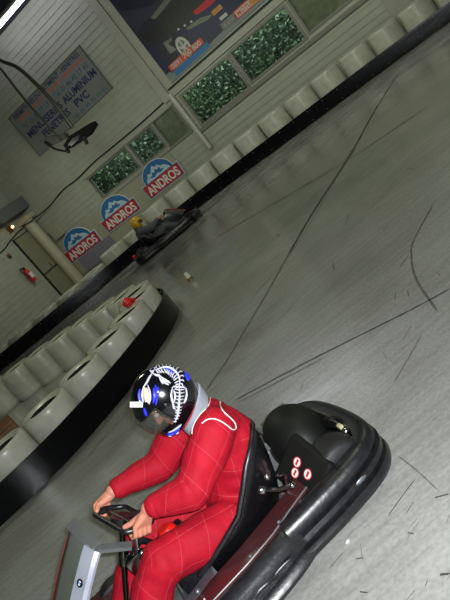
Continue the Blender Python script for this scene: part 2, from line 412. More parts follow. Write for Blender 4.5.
# ------------------------------------------------------------------ sign
M_signb = mat('sign_board_grey', (112, 114, 108), .55, var=.07, scale=2)
cs = [wall_xz(8.75,119.5,.05), wall_xz(78,45,.05), wall_xz(113,86.7,.05), wall_xz(41.5,156.7,.05)]
sx0 = (cs[0][0]+cs[3][0])/2; sx1 = (cs[1][0]+cs[2][0])/2; sz0 = (cs[2][1]+cs[3][1])/2; sz1 = (cs[0][1]+cs[1][1])/2
SW, SH = sx1-sx0, sz1-sz0
sg = empty('company_sign', WALL, (sx0, -.05, sz0)); tag(sg, 'large grey sign reading MENUISERIES ALUMINIUM high on the back wall', 'sign')
mb = MB(); mb.box((.03, -.02, .03), (SW-.03, .02, SH-.03)); Y = -.022
X = lambda f: f*SW
mb.text('FERMETURES DU BATIMENT - FENETRES', .125, X(.5), SH*.865, Y, 1, bold=.02, width=SW*.9)
mb.text('STORES - VOLETS - PORTAILS - MENUISERIE', .075, X(.5), SH*.775, Y, 2, bold=.02, width=SW*.88)
mb.text('Tel. 01 46 43 17 45', .15, X(.73), SH*.6, Y, 3, bold=.015, width=SW*.44); mb.text('N° 01.45.77.17', .15, X(.25), SH*.6, Y, 3, bold=.015, width=SW*.36)
mb.text('MENUISERIES', .2, X(.285), SH*.4, Y, 1, bold=.03, width=SW*.47); mb.text('ALUMINIUM', .2, X(.765), SH*.4, Y, 1, bold=.03, width=SW*.42)
mb.text('FENETRES', .2, X(.36), SH*.2, Y, 1, bold=.03, width=SW*.36); mb.text('PVC', .2, X(.71), SH*.2, Y, 1, bold=.03, width=SW*.17)
mb.text('Tel. 01 43 73 32 05', .1, X(.74), SH*.06, Y, 3, bold=.015, width=SW*.44)
obj('board', mb, [M_signb, M_navy, M_orange, M_teal], parent=sg, fixn=False)
mb = MB()
for lo, hi in (((0,-.035,0),(SW,.02,.03)),((0,-.035,SH-.03),(SW,.02,SH)),((0,-.035,.03),(.03,.02,SH-.03)),((SW-.03,-.035,.03),(SW,.02,SH-.03))): mb.box(lo, hi)
obj('frame', mb, M_grey, parent=sg)

# ------------------------------------------------------------------ rally poster (flat print, polygons in wall coordinates)
PX = [mat('poster_sky', (38, 40, 54), .5, var=.2, scale=2), mat('poster_dark_blue', (15, 18, 36), .5, var=.3, scale=3), mat('poster_blue', (11, 15, 58), .5, var=.15, scale=4),
      mat('poster_black', (12, 13, 16), .5), mat('poster_bush', (26, 28, 16), .5, var=.5, scale=9), mat('poster_pale', (96, 102, 82), .5), mat('poster_edge', (112, 118, 118), .5, var=.05),
      mat('poster_light', (170, 170, 160), .5), M_redp, M_bluep, M_orange, mat('poster_grey', (98, 100, 92), .5), mat('poster_amber', (176, 120, 40), .5)]  # last entry: printed orange-yellow patches
mb = MB(); PY = -.06
x0, x1, z0, z1 = -1.2, 3.3, 2.95, 6.2
mb.box((x0, PY, z0), (x1, -.02, z1), 6)
lay = [0]
def pp(pts, mi, conv=True):
    lay[0] += 1; q = [wall_xz(*p, .06) if conv else p for p in pts]
    q = [(min(max(a, x0+.004), x1-.004), min(max(b, z0+.004), z1-.004)) for a, b in q]
    mb.add([(a, PY - .0006*lay[0], b) for a, b in q], [list(range(len(q)))], mi)
pp([(x0+.0, 3.2), (x1, 3.36), (x1, z1), (x0, z1)], 0, False)
pp([(98,-8),(112,8),(122,12),(150,6),(172,-12),(160,-40),(110,-40)], 1)
pp([(152,22),(172,4),(190,-12),(240,-12),(210,22),(185,34),(170,36)], 4)
pp([(149,20),(153,22),(176,-6),(172,-10)], 5)
pp([(136,36),(142,24),(150,18),(158,20),(165,30),(172,45),(182,62),(172,73),(160,66),(150,54),(143,44)], 1)
pp([(144,34),(151,22),(160,24),(165,34),(158,42),(150,44)], 3)
pp([(146,52),(153,47),(172,66),(168,73),(158,66)], 2)
pp([(163,43),(171,38),(178,49),(170,54)], 11); pp([(166,44),(170,42),(175,49),(171,51)], 6)
pp([(168,44),(182,30),(214,6),(232,-10),(262,-30),(262,-8),(248,6),(226,28),(205,48),(190,56),(182,52)], 3)
pp([(172,36),(190,18),(212,-4),(232,-14),(258,-28),(252,-4),(238,8),(222,26),(205,42),(196,46),(186,42),(178,42)], 2)
pp([(186,28),(200,18),(213,14),(208,20),(196,26),(188,30)], 5)
for k in range(5): pp([(177+k*3.2,29-k*1.9),(178.8+k*3.2,27.6-k*1.9),(180+k*3.2,29.4-k*1.9),(178.2+k*3.2,30.8-k*1.9)], 7 if k % 2 == 0 else 3)
pp([(193,12),(206,0),(216,-8),(220,-4),(210,6),(197,15)], 8)
pp([(211,12),(220,4),(223,8),(214,16)], 12); pp([(219,18),(226,12),(228,15),(221,21)], 7)
def ring(cx, cz, r, ry, mi, ph=0, n=20):
    lay[0] += 1; a0 = wall_xz(cx, cz, .06)
    mb.add([(a0[0]+r*math.cos(2*math.pi*k/n)*.75, PY-.0006*lay[0], a0[1]+ry*math.sin(2*math.pi*k/n)) for k in range(n)], [list(range(n))], mi)
ring(183.5, 46, .3, .34, 3); ring(184, 47, .25, .28, 7); ring(184, 47, .17, .2, 11); ring(184, 47, .05, .06, 7)
for k in range(5):
    a0 = wall_xz(184, 47, .06); a = 2*math.pi*k/5 + .3; lay[0] += 1
    mb.add([(a0[0]+.03*math.cos(a+1.5)*.75, PY-.0006*lay[0], a0[1]+.03*math.sin(a+1.5)), (a0[0]+.03*math.cos(a-1.5)*.75, PY-.0006*lay[0], a0[1]+.03*math.sin(a-1.5)), (a0[0]+.24*math.cos(a-.12)*.75, PY-.0006*lay[0], a0[1]+.26*math.sin(a-.12)), (a0[0]+.24*math.cos(a+.12)*.75, PY-.0006*lay[0], a0[1]+.26*math.sin(a+.12))], [(0,1,2,3)], 7)
def bar(xa, xb, za, zb, mi): pp([(xa,za),(xb,za),(xb,zb),(xa,zb)], mi, False)
a, b = wall_xz(175,73,.06), wall_xz(206,48,.06)
bar(a[0]-.05, b[0]+.05, 3.16, 3.33, 10); bar(a[0]+.0, b[0]+.12, 3.0, 3.14, 9)
lay[0] += 1; mb.text('0891 700 800', .13, (a[0]+b[0])/2, 3.185, PY-.0006*lay[0], 7, bold=.02, width=b[0]-a[0]-.04)
c = wall_xz(212,47,.06)[0]; bar(c, c+.1, 3.05, 3.2, 2)
for k in range(4): bar(c+.16+k*.13, c+.26+k*.13, 3.09, 3.16, 2)
c = wall_xz(226,33,.06)[0]; bar(c, c+.44, 3.04, 3.24, 11)
for k in range(3): bar(c+.06+k*.12, c+.14+k*.12, 3.1, 3.18, 6)
c = wall_xz(238,19,.06)[0]; bar(c, c+.62, 3.04, 3.25, 10); bar(c+.03, c+.59, 3.07, 3.22, 7)
lay[0] += 1; mb.text('MOTUL', .11, c+.31, 3.09, PY-.0006*lay[0], 10, bold=.02, width=.5)
c = wall_xz(254,7,.06)[0]; bar(c, c+.5, 3.04, 3.25, 12)
tag(obj('rally_poster', mb, PX, frame=WALL, base=(0, -.05, 2.95), fixn=False), 'large poster with blue rally cars above the windows', 'poster')

# ------------------------------------------------------------------ round-topped brand signs
def fruit_sign(x0, x1, z0, z1, label):
    cx = (x0+x1)/2; w = x1-x0; h = z1-z0; s = MB(); zb = h*.46
    s.prism([(-w*.5,-.02),(w*.5,-.02),(w*.52,zb+.02),(w*.4,zb+.02)] + [(w*.40*math.cos(R(a)), zb + (h-zb)*math.sin(R(a))) for a in range(0, 181, 12)] + [(-w*.4,zb+.02),(-w*.52,zb+.02)], -.03, -.004, 2)
    s.add([(w*.39*math.cos(R(a)), -.034, zb + (h-zb)*.96*math.sin(R(a))) for a in range(0, 181, 9)], [list(range(21))], 1)
    s.add([(x*w, -.036, zb + z*h) for x, z in ((-.34,.0),(-.3,.1),(-.24,.17),(-.2,.26),(-.14,.2),(-.08,.3),(-.01,.4),(.05,.3),(.1,.33),(.17,.22),(.24,.2),(.3,.1),(.34,0))], [list(range(13))], 3)
    s.add([(x*w, -.037, zb + z*h) for x, z in ((-.22,.1),(-.12,.14),(-.1,.22),(-.04,.16),(.0,.27),(.05,.18),(.12,.24),(.12,.14),(.2,.1),(.1,.05),(0,.1),(-.1,.04))], [list(range(12))], 1)
    s.add([(-w*.49,-.04,.0),(w*.49,-.04,.0),(w*.51,-.04,zb),(-w*.51,-.04,zb)], [(0,1,2,3)], 1)
    s.add([(-w*.475,-.042,.02),(w*.475,-.042,.02),(w*.495,-.042,zb-.02),(-w*.495,-.042,zb-.02)], [(0,1,2,3)], 0)
    s.text('ANDROS', zb*.66, 0, zb*.17, -.044, 2, bold=.03, width=w*.88)
    o = obj('brand_sign', s, [M_redp, M_bluep, M_whitep, mat('snow_blue_white', (176, 196, 206), .55)], frame=WALL, base=(cx, -.05, z0), fixn=False, local=True)
    return tag(o, label, 'sign', 'red and blue brand signs under the windows')
fruit_sign(-3.94, -2.52, .88, 1.74, 'blue and red ANDROS sign nearest the pipe, furthest from the pillar')
fruit_sign(-5.88, -4.40, .85, 1.70, 'blue and red ANDROS sign in the middle of the three, under the leftmost window')
fruit_sign(-7.78, -6.26, .80, 1.66, 'blue and red ANDROS sign closest to the round pillar in the corner')
M_lilac = mat('lilac_panel', (122, 116, 128), .55)
mb = MB(); mb.box((0, 0, 0), (1.55, .02, .5), 0, .005); tag(obj('lilac_board', mb, M_lilac, frame=WALL, base=(-7.5, -.08, .3), local=True), 'greyish lilac board on the wall under the sign by the pillar', 'board')

# ------------------------------------------------------------------ end-wall fittings
def endpos(q, z, y=-.05): return (-q, y, z)
ex = empty('fire_extinguisher', ENDW, (-1.75, -.13, 1.14)); tag(ex, 'red fire extinguisher with black hose hung beside the corner door', 'fire extinguisher')
mb = MB(); mb.lathe([(.001,0),(.075,.0),(.085,.03),(.085,.36),(.06,.43),(.03,.46),(.001,.46)], n=18); obj('cylinder_body', mb, M_red, parent=ex)
mb = MB(); mb.box((-.04,-.03,.46),(.04,.03,.5),0,.008); mb.box((-.12,-.02,.5),(.04,.02,.53),0,.006); obj('valve', mb, M_dark, parent=ex)
mb = MB(); mb.tube(catmull([(-.03,0,.48),(-.14,-.03,.55),(-.2,-.03,.48),(-.16,-.04,.34),(-.1,-.05,.2)], n=6), .018, n=6); obj('hose', mb, M_dark, parent=ex)
mb = MB(); mb.box((-.07,-.09,.12),(.07,-.082,.3)); obj('instruction_label', mb, M_whitep, parent=ex)
mb = MB(); mb.box((-.06,0,0),(.06,.03,.16),0,.008); mb.box((-.04,-.012,.02),(.04,0,.08),1)
tag(obj('alarm_box', mb, [mat('alarm_brown', (96, 58, 34), .5), M_dark], frame=ENDW, base=(-1.75,-.05,2.1), local=True), 'small brown and black box above the fire extinguisher', 'box')
lp = empty('wall_lamp', ENDW, (-.94, -.06, 2.72)); tag(lp, 'small glowing amber lamp high on the wall above the door', 'lamp')
mb = MB(); mb.box((-.1,0,-.02),(.1,.04,.22),0,.02); mb.tube([(0,.0,.1),(0,-.1,.1)], .05, n=12); obj('lamp_housing', mb, mat('brass_brown', (104, 66, 34), .5), parent=lp)
mb = MB(); mb.ell((0,-.13,.1),(.045,.045,.045)); obj('bulb', mb, emis('amber_bulb', (255, 196, 120), 5), parent=lp)
mb = MB(); mb.box((-.55,-.5,0),(.95,.0,.4),0,.02); mb.box((-.5,-.46,-.01),(.9,-.05,.0),1)
for k in range(6): mb.box((-.45+k*.19,-.44,-.02),(-.43+k*.19,-.07,-.01),0)
tag(obj('air_heater', mb, [M_grey, M_dark], frame=ENDW, base=(-1.0, -.03, 3.02), local=True), 'dark grey box unit fixed above the corner door', 'heater')

# ------------------------------------------------------------------ hanging twin floodlight
OFF = 2.5
def hp(px, py, dy=0): x, z = wall_xz(px, py, OFF); return Vector((x, -OFF + dy, z))
base = hp(78, 138)
fl = empty('hanging_floodlight', WALL, base); tag(fl, 'black floodlight hanging on a curved rod in front of the grey sign', 'lamp')
M_rod = mat('dark_rod', (58, 58, 46), .5)
mb = MB(); P = [hp(-60,20,0), hp(-25,42), hp(0,60), hp(18,68), hp(40,88), hp(58,108), hp(73,128)]
mb.tube([p - base for p in catmull(P, n=6)], .05, n=8); obj('curved_rod', mb, M_rod, parent=fl)
mb = MB(); P = [hp(-45,20), hp(-20,45), hp(0,68), hp(25,100), hp(50,128), hp(62,140)]; mb.tube([p - base for p in catmull(P, n=6)], .03, n=8); obj('thin_rod', mb, M_rod, parent=fl)
def slab(pts, th, mb, mi):
    q = [hp(*p) - base for p in pts]; n = len(q); d = Vector((0, th, -.02))
    mb.add(q + [p + d for p in q], [list(range(n)), [n+i for i in range(n)][::-1]] + [(i, (i+1) % n, n+(i+1) % n, n+i) for i in range(n)], mi)
mb = MB(); slab([(63,146),(69,136),(91,122.5),(94,126),(88,136),(69,149)], .22, mb, 0); obj('lamp_head', mb, mat('lamp_black', (5, 5, 6), .6, spec=.2), parent=fl)
mb = MB(); slab([(67,145),(72,137.5),(80,133),(78,139),(70,146)], -.01, mb, 0); obj('lens', mb, M_gloss, parent=fl)
mb = MB(); slab([(39,141),(46,137),(64,134),(66,138),(50,146)], .18, mb, 0); obj('lamp_head', mb, M_rod, parent=fl)
for pts, rr in (([hp(45,142,-.03), hp(56,149,-.03), hp(66,151,-.03), hp(70,146,-.03)], .03), ([hp(84,136), hp(87,144)], .05), ([hp(66,146), hp(69,153)], .05)):
    mb = MB(); mb.tube([p - base for p in pts], rr, n=8); obj('bracket', mb, M_dark, parent=fl)

# ------------------------------------------------------------------ lamps of the hall and added unseen lights
M_tube = emis('fluorescent_tube', (236, 236, 255), 14)
def batten(frame, base, L, label, group):
    e = empty('fluorescent_lamp', frame, base); tag(e, label, 'lamp', group)
    b = MB(); b.box((-L/2,-.09,.05),(L/2,.09,.13),0,.01); obj('lamp_body', b, M_trimw, parent=e)
    b = MB(); b.tube([(-L/2+.04,0,0),(L/2-.04,0,0)], .05, n=12); obj('tube', b, M_tube, parent=e)
    for s in (-1, 1): b = MB(); b.tube([(s*L*.3,0,.13),(s*L*.3,0,ZT-base[2])], .008, n=5); obj('suspension_wire', b, M_dark, parent=e)
    return e
ta, tb = wall_xz(0, 27, 1.0), wall_xz(22, 0, 1.0)
batten(WALL, ((ta[0]+tb[0])/2 + .1, -1.0, (ta[1]+tb[1])/2 + .02), 3.6, 'bright fluorescent tube under the ceiling in the top corner of the picture', None)
def area(name, loc, power, sx, sy, color, rot=(0,0,0)):
    l = bpy.data.lights.new(name, 'AREA'); l.shape = 'RECTANGLE'; l.size = sx; l.size_y = sy; l.energy = power; l.color = color
    o = bpy.data.objects.new(name, l); COL.objects.link(o); o.location = loc; o.rotation_euler = rot; return o
GREEN = (.95, 1.0, .85)
for i, (x, off, z, pw, tilt) in enumerate([(3.6, 4.0, 3.9, 62, 64), (-.8, 4.0, 3.6, 44, 68), (-5.2, 4.4, 3.3, 22, 72)]):  # unseen lights added to brighten the back wall
    area('unseen_hall_light', mtx(WALL) @ Vector((x, -off, z)), pw, 1.6, .3, GREEN, (R(tilt), 0, WALL[1]))
area('unseen_hall_light', mtx(ENDW) @ Vector((-2.2, -3.4, 3.4)), 22, 1.2, .3, GREEN, (R(45), 0, ENDW[1]))  # unseen light added to brighten the end wall
for x, y, pw in ((6.0, 7.5, 62), (-2.0, 8.0, 62), (2.0, 3.0, 40)): area('unseen_hall_light', (x, y, 5.4), pw, 1.6, .3, (.94, 1.0, .70), (0, 0, WALL[1]))
fl_ = bpy.data.lights.new('camera_flash', 'AREA'); fl_.shape = 'RECTANGLE'; fl_.size = .06; fl_.size_y = .03; fl_.energy = 175; fl_.color = (.93, .96, 1.0)
fo = bpy.data.objects.new('camera_flash', fl_); COL.objects.link(fo)
for wx in (-4.3, -.5, 2.6):
    p_ = mtx(WALL) @ Vector((wx, .45, 3.9)); area('hedge_fill_light', p_, 85, 2.4, .3, (.85, 1.0, .95), (R(18), 0, WALL[1]))  # area lights added outside the windows to brighten the hedge
W = bpy.data.worlds.new('hall_air'); scene.world = W; W.use_nodes = True
W.node_tree.nodes['Background'].inputs['Color'].default_value = (.78, .9, .66, 1); W.node_tree.nodes['Background'].inputs['Strength'].default_value = .07

# ------------------------------------------------------------------ drums and belts
def drum_mesh(r, h, seam):
    b = MB(); pr = [(r*.93,0),(r*.98,.012),(r,.05)]
    for k in range(1, 7): z = h*k/7; pr.append((r*(1 + .012*math.sin(math.pi*k/7)), z))
    pr += [(r,h-.05),(r*.985,h-.02),(r*.94,h),(r*.78,h-.002),(r*.62,h-.03)]
    if seam: pr = sorted(pr[:-4] + [(r*1.018,h*.5-.02),(r*.985,h*.5),(r*1.018,h*.5+.02)], key=lambda q: q[1]) + pr[-4:]
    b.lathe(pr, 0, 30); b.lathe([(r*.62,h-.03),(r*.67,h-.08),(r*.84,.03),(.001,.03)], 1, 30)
    return b.mesh('white_drum', [M_white, M_inside], fixn=False)
def place_drum(me, x, y, name, label, group):
    o = bpy.data.objects.new(name, me); COL.objects.link(o); o.location = (x, y, 0); o.rotation_euler = (random.uniform(-.012,.012), random.uniform(-.012,.012), random.uniform(0, 6.28))
    return tag(o, label, 'drum', group)
FARB = catmull([Vector(p) for p in ((9.9,12.45),(7.55,13.9),(5.1,15.15),(3.4,15.95),(1.8,16.75),(.5,17.1),(-.6,17.0),(-2.0,16.65),(-3.8,16.4),(-5.2,16.35),(-6.2,16.3))], n=10)
me_tall = drum_mesh(.385, .80, False); me_low = drum_mesh(.266, .50, False); me_mid = drum_mesh(.385, .62, False); me_short = drum_mesh(.385, .47, False)
def offset(path, d):
    out = []
    for i, p in enumerate(path):
        t = (path[min(i+1, len(path)-1)] - path[max(i-1, 0)]).normalized(); out.append(p + Vector((t.y, -t.x))*d)
    return out
def resample(path, step):
    res = [path[0]]; acc = 0.0
    for a, b in zip(path, path[1:]):
        L = (b-a).length; s0 = step - acc
        while s0 <= L: res.append(a + (b-a)*(s0/L)); s0 += step
        acc = L - (s0 - step)
    return res
def place_word(k):
    return ['first','second','third','fourth','fifth','sixth','seventh','eighth','ninth','tenth','eleventh','twelfth','thirteenth','fourteenth','fifteenth','sixteenth','seventeenth','eighteenth','nineteenth','twentieth','twenty-first','twenty-second','twenty-third','twenty-fourth','twenty-fifth'][k]
def project(p):
    q = Vector(p) - CAM; w = q.y*math.cos(TH) - q.z*math.sin(TH); u = q.y*math.sin(TH) + q.z*math.cos(TH)
    d = (RTV*q.x + UPV*u)*(FPX/w); return d.x + 225, d.y + 300
far_c = [p for p in resample(offset(FARB, .43), .80)]
vis = []
for p in far_c:
    if (Vector((p.x, p.y, 0)) - W0).dot(WN) < .42: p += Vector(WN[:2])*(.42 - (Vector((p.x, p.y, 0)) - W0).dot(WN))
    q = project((p.x, p.y, .7)); gap = (CORNER - Vector((p.x, p.y, 0))).dot(WD)
    if gap < .4: p -= Vector(WD[:2])*(.4 - gap)
    vis.append(gap > 0.0 and -20 < q[0] < 470 and -20 < q[1])
k = 0
for p, ok in zip(far_c, vis):
    if not ok: continue
    place_drum(me_tall if p.x > -.4 else me_mid if p.x > -2.2 else me_short, p.x, p.y, 'white_barrel', 'tall white barrel behind the long black belt, %s from the upper right end' % place_word(k), 'tall white barrels along the back wall'); k += 1
def belt(path, h, th, name, label):
    b = MB(); b.sweep([tuple(p) for p in path], [(0, .015), (-th, .015), (-th, h), (0, h), (.006, h*.8), (.002, h*.5), (.006, h*.2)], 0, flip=True, smooth=False)
    pts = resample(path, .42)
    for p, q in zip(pts, pts[1:]):
        t = (q-p).normalized(); n = Vector((-t.y, t.x))
        for z in (h*.84, h*.2): b.ell((p.x+n.x*.006, p.y+n.y*.006, z), (.014,.014,.014), 1, 8, 6)
    return tag(obj(name, b, [M_rubber, M_steel]), label, 'belt')
belt(FARB, .36, .03, 'rubber_belt', 'long black rubber belt in front of the tall white barrels along the back wall')
LOOP = catmull([Vector(p) for p in ((-4.6,5.3),(-3.6,5.5),(-3.0,5.68),(-2.4,5.88),(-1.92,6.2),(-1.5,6.62),(-1.12,7.15),(-.88,7.72),(-.86,8.3),(-1.05,8.85),(-1.45,9.3),(-1.95,9.68),(-2.5,10.0),(-3.05,10.28),(-3.7,10.5),(-4.4,10.6))], n=8)
lc = resample(LOOP, .545)
places = []
kk = [0, 0, 0]
for p in lc:
    q = project((p.x, p.y, .45))
    if q[0] < -25: continue
    if p.y < 7.0: g, n = 'front row', 0
    elif p.y < 9.2 and p.x > -1.4: g, n = 'rounded tip', 1
    else: g, n = 'rear row', 2
    lab = {0: 'low white drum in the front row of the inner barrier, %s from the left edge', 1: 'low white drum at the rounded tip of the inner barrier, %s from the front row', 2: 'low white drum in the rear row of the inner barrier, %s from the rounded tip'}[n] % place_word(kk[n]); kk[n] += 1
    place_drum(me_low, p.x, p.y, 'white_drum', lab, 'low white drums of the inner barrier')
belt(offset(LOOP, .292), .31, .02, 'rubber_belt', 'shiny black rubber belt wrapped around the low white drums of the inner barrier')
mb = MB(); mb.ell((0,0,.05),(.07,.06,.055)); mb.lathe([(.001,.12),(.03,.1),(.05,.06)], n=12); mb.tube([(.03,0,.03),(.11,.03,.015)], [.035,.02], n=8)
q = at_z(130, 307, .49); q2 = min(lc, key=lambda p: (p - Vector(q[:2])).length); dd = (Vector(q[:2]) - q2); dd = dd.normalized()*.245 if dd.length > .01 else Vector((.245, 0))
tag(obj('red_cap', mb, mat('bright_red', (214, 30, 30), .4), frame=(Vector((q2.x+dd.x, q2.y+dd.y, .496)), .4)), 'small bright red plastic cap lying on the low white drums', 'cap')
# wooden crate at the picture's left edge
M_wood = mat('brown_wood', (108, 70, 34), .6, var=.25, scale=6)
mb = MB()
for k in range(4): mb.box((-.3, -.3+k*.152, .32), (.3, -.158+k*.152, .35), 0, .006); mb.box((-.3,-.3,.02+k*.075),(.3,-.28,.088+k*.075),0,.005); mb.box((.28,-.28,.02+k*.075),(.3,.3,.088+k*.075),0,.005); mb.box((-.3,-.28,.02+k*.075),(-.28,.3,.088+k*.075),0,.005); mb.box((-.28,.28,.02+k*.075),(.28,.3,.088+k*.075),0,.005)
for sx in (-1, 1):
    for sy in (-1, 1): mb.box((sx*.27-.02, sy*.27-.02, 0), (sx*.27+.02, sy*.27+.02, .32))
tag(obj('wooden_crate', mb, M_wood, frame=(Vector((-3.22, 7.62, 0)), .35)), 'brown wooden crate on the floor inside the drum barrier', 'crate')
# scraps on the floor
mb = MB(); mb.lathe([(.001,0),(.045,0),(.04,.05),(.001,.05)], 0, 14); mb.lathe([(.04,.05),(.034,.12),(.026,.14),(.001,.14)], 1, 14)
tag(obj('marker_stub', mb, [mat('dull_yellow', (112, 96, 40), .6), mat('pale_top', (214, 208, 190), .5)], frame=(at_z(191, 280), 0)), 'small yellowish marker with a white top standing on the track', 'marker')
mb = MB(); mb.ell((0,0,.004),(.012,.009,.005), 0, 10, 6); tag(obj('paper_scrap', mb, M_whitep, frame=(at_z(348, 542), .5)), 'tiny white scrap on the floor beside the near kart', 'scrap')

# ------------------------------------------------------------------ go-kart (x forward, y left, z up; origin under the rear axle end)
def mirror(pts): return [(x, -y) for x, y in pts]
def kart(frame, label, near):
    k = empty('go_kart', frame); tag(k, label, 'go-kart')
    P = lambda name, mb, m, parent=k, **kw: obj(name, mb, m, parent=parent, **kw)
    # rear bumper wraps round the tail; ribbed moulding
    half = [(.56,.398),(.45,.403),(.3,.403),(.15,.39),(.06,.35),(.005,.27),(-.015,.15)]
    path = [Vector(p) for p in half + [(-.02,0)] + [(x,-y) for x, y in half[::-1]]]
    path = catmull(path, n=5)
    prof = [(.0,.035),(.022,.045),(.032,.07),(.028,.093),(.004,.1),(.004,.112),(.026,.12),(.028,.145),(.002,.152),(.002,.164),(.02,.172),(.016,.2),(-.008,.218),(-.035,.222),(-.06,.215),(-.068,.18),(-.068,.06),(-.04,.035)]
    b = MB(); b.sweep([tuple(p) for p in path], prof, 0, flip=False); P('rear_bumper', b, M_black)
    b = MB(); b.box((-.045,-.035,.10),(-.025,.035,.19),0,.01); P('tail_latch', b, M_steel); b = MB(); b.ell((.2,.425,.135),(.03,.006,.01)); P('side_clip', b, M_steel)
    for s in (1, -1):
        sp = [Vector((x, y*s)) for x, y in ((1.66,.30),(1.58,.38),(1.45,.425),(1.2,.44),(.95,.44),(.75,.43),(.62,.413),(.53,.388))]
        sp = catmull(sp, n=5)
        prof = [(.0,.03),(.03,.042),(.042,.065),(.03,.09),(.014,.098),(.016,.11),(.04,.122),(.038,.155),(.014,.175),(-.005,.2),(-.035,.207),(-.05,.16),(-.05,.05)]
        b = MB(); b.sweep([tuple(p) for p in sp], prof, 0, flip=(s < 0)); pod = P('side_pod', b, M_black)
        # raised lugs on the pod
        for xx in (.66, .78, 1.0): b = MB(); b.ell((xx, s*.466, .14), (.06,.008,.018), 0, 14, 8); P('lug', b, M_black, parent=pod)
        # flat top panel of the pod, dark red sheen put into its colour
        top = [(.37,.31),(.47,.335),(.60,.375),(.75,.395),(.95,.40),(1.2,.40),(1.4,.38),(1.45,.30),(1.3,.27),(.95,.285),(.75,.275),(.6,.25),(.46,.225),(.37,.19)]
        b = MB(); b.prism([(x, y*s) for x, y in top], .206, .22, 0, axis='z')
        if s > 0:
            for i in range(5): 
                x = .95 + i*.018
                b.prism([(x,.345*s),(x+.008,.345*s),(x+.016,.378*s),(x+.006,.378*s)], .2205, .2212, 1, axis='z')
        tp = P('pod_panel', b, [M_podred, M_whitep])
        b = MB(); b.tube([(x, y*s, .219) for x, y in top[:7]], .0035, n=6)  # grey tube put in as the highlight along the panel edge
        for xx, yy in ((.55,.345),(.72,.37),(.98,.375)): b.ell((xx, yy*s, .221), (.009,.009,.005), 0, 8, 6)
        P('edge_highlight', b, M_grey, parent=tp)
        # nerf bars under the pod
        b = MB(); b.tube(catmull([(.5,.2*s,.08),(.55,.34*s,.1),(.8,.37*s,.1),(1.3,.37*s,.1),(1.42,.33*s,.1),(1.45,.2*s,.08)], n=5), .012, n=8); P('side_bar', b, M_steel)
    # front bumper
    fb = catmull([Vector(p) for p in ((1.62,.46),(1.74,.40),(1.83,.25),(1.86,0),(1.83,-.25),(1.74,-.40),(1.62,-.46))], n=5)
    b = MB(); b.sweep([tuple(p) for p in fb], [(-.0,.04),(.03,.06),(.04,.11),(.03,.17),(.0,.2),(-.05,.2),(-.08,.12),(-.05,.04)], 0, flip=True); P('front_bumper', b, M_black)
    # frame and floor tray
    b = MB()
    for s in (1,-1): b.tube(catmull([(.05,.2*s,.09),(.5,.24*s,.07),(1.0,.22*s,.06),(1.4,.16*s,.06),(1.72,.12*s,.08)], n=5), .016, n=8)
    for x in (.08,.45,1.05,1.5): b.tube([(x,-.24,.075),(x,.24,.075)], .014, n=8)
    b.tube([(.19,-.33,.135),(.19,.33,.135)], .02, n=10); b.tube([(1.3,-.37,.12),(1.3,.37,.12)], .014, n=8); P('frame', b, M_steel)
    b = MB(); b.box((.62,-.25,.045),(1.7,.25,.052)); P('floor_tray', b, M_grey)
    b = MB(); b.add([(.86,.25,.06),(1.12,.27,.06),(1.05,.25,.215),(.86,.235,.235)], [(0,1,2,3)]); b.add([(.86,.235,.235),(1.05,.25,.215),(1.04,.32,.215),(.87,.30,.235)], [(0,1,2,3)]); b.ell((.96,.29,.23),(.014,.014,.012),0,8,6)
    P('side_plate', b, M_steel, fixn=False)
    # wheels
    for (x, y, r, w) in ((.19,.245,.135,.17),(.19,-.245,.135,.17),(1.3,.335,.12,.1),(1.3,-.335,.12,.1)):
        M = Matrix.Translation((x,y,r)) @ Matrix.Rotation(R(90),4,'X')
        b = MB(); b.lathe([(r*.55,-w/2),(r*.85,-w/2),(r*.97,-w*.42),(r,-w*.25),(r,w*.25),(r*.97,w*.42),(r*.85,w/2),(r*.55,w/2)], 0, 32, M=M); wh = P('tyre', b, M_tyre)
        b = MB(); b.lathe([(r*.55,-w/2+.004),(r*.5,-w/2+.02),(r*.45,-w*.2),(.03,-w*.2),(.03,w*.2),(r*.45,w*.2),(r*.5,w/2-.02),(r*.55,w/2-.004)], 0, 24, M=M); P('wheel_rim', b, M_grey, parent=wh)
    # seat shell
    cl = [(.345,.50),(.36,.40),(.40,.28),(.44,.18),(.52,.10),(.64,.075),(.76,.085),(.87,.125),(.93,.16)]
    rm = [(.355,.51),(.395,.495),(.44,.475),(.495,.445),(.565,.385),(.65,.315),(.755,.28),(.855,.25),(.92,.235)]
    hw = [.15,.205,.235,.25,.255,.255,.25,.24,.225]
    NS = 14; vs = []; fs = []
    for (cx, cz), (rx, rz), w in zip(cl, rm, hw):
        for j in range(NS+1):
            t = -1 + 2*j/NS; e = abs(t)**3.2; vs.append((cx + (rx-cx)*e, w*math.copysign(abs(t)**.8, t), cz + (rz-cz)*e))
    for i in range(len(cl)-1):
        for j in range(NS): a = i*(NS+1)+j; fs.append((a, a+1, a+NS+2, a+NS+1))
    b = MB(); b.add(vs, fs, 0, True); seat = P('seat', b, M_gloss, fixn=True)
    md = seat.modifiers.new('thick', 'SOLIDIFY'); md.thickness = .014; md.offset = 0; sd = seat.modifiers.new('soft', 'SUBSURF'); sd.levels = 1; sd.render_levels = 1
    rim = [vs[i*(NS+1)] for i in range(len(cl))][::-1] + vs[:NS+1] + [vs[i*(NS+1)+NS] for i in range(len(cl))]
    b = MB(); b.tube(rim, .013, n=8); P('rim_edging', b, M_black, parent=seat)
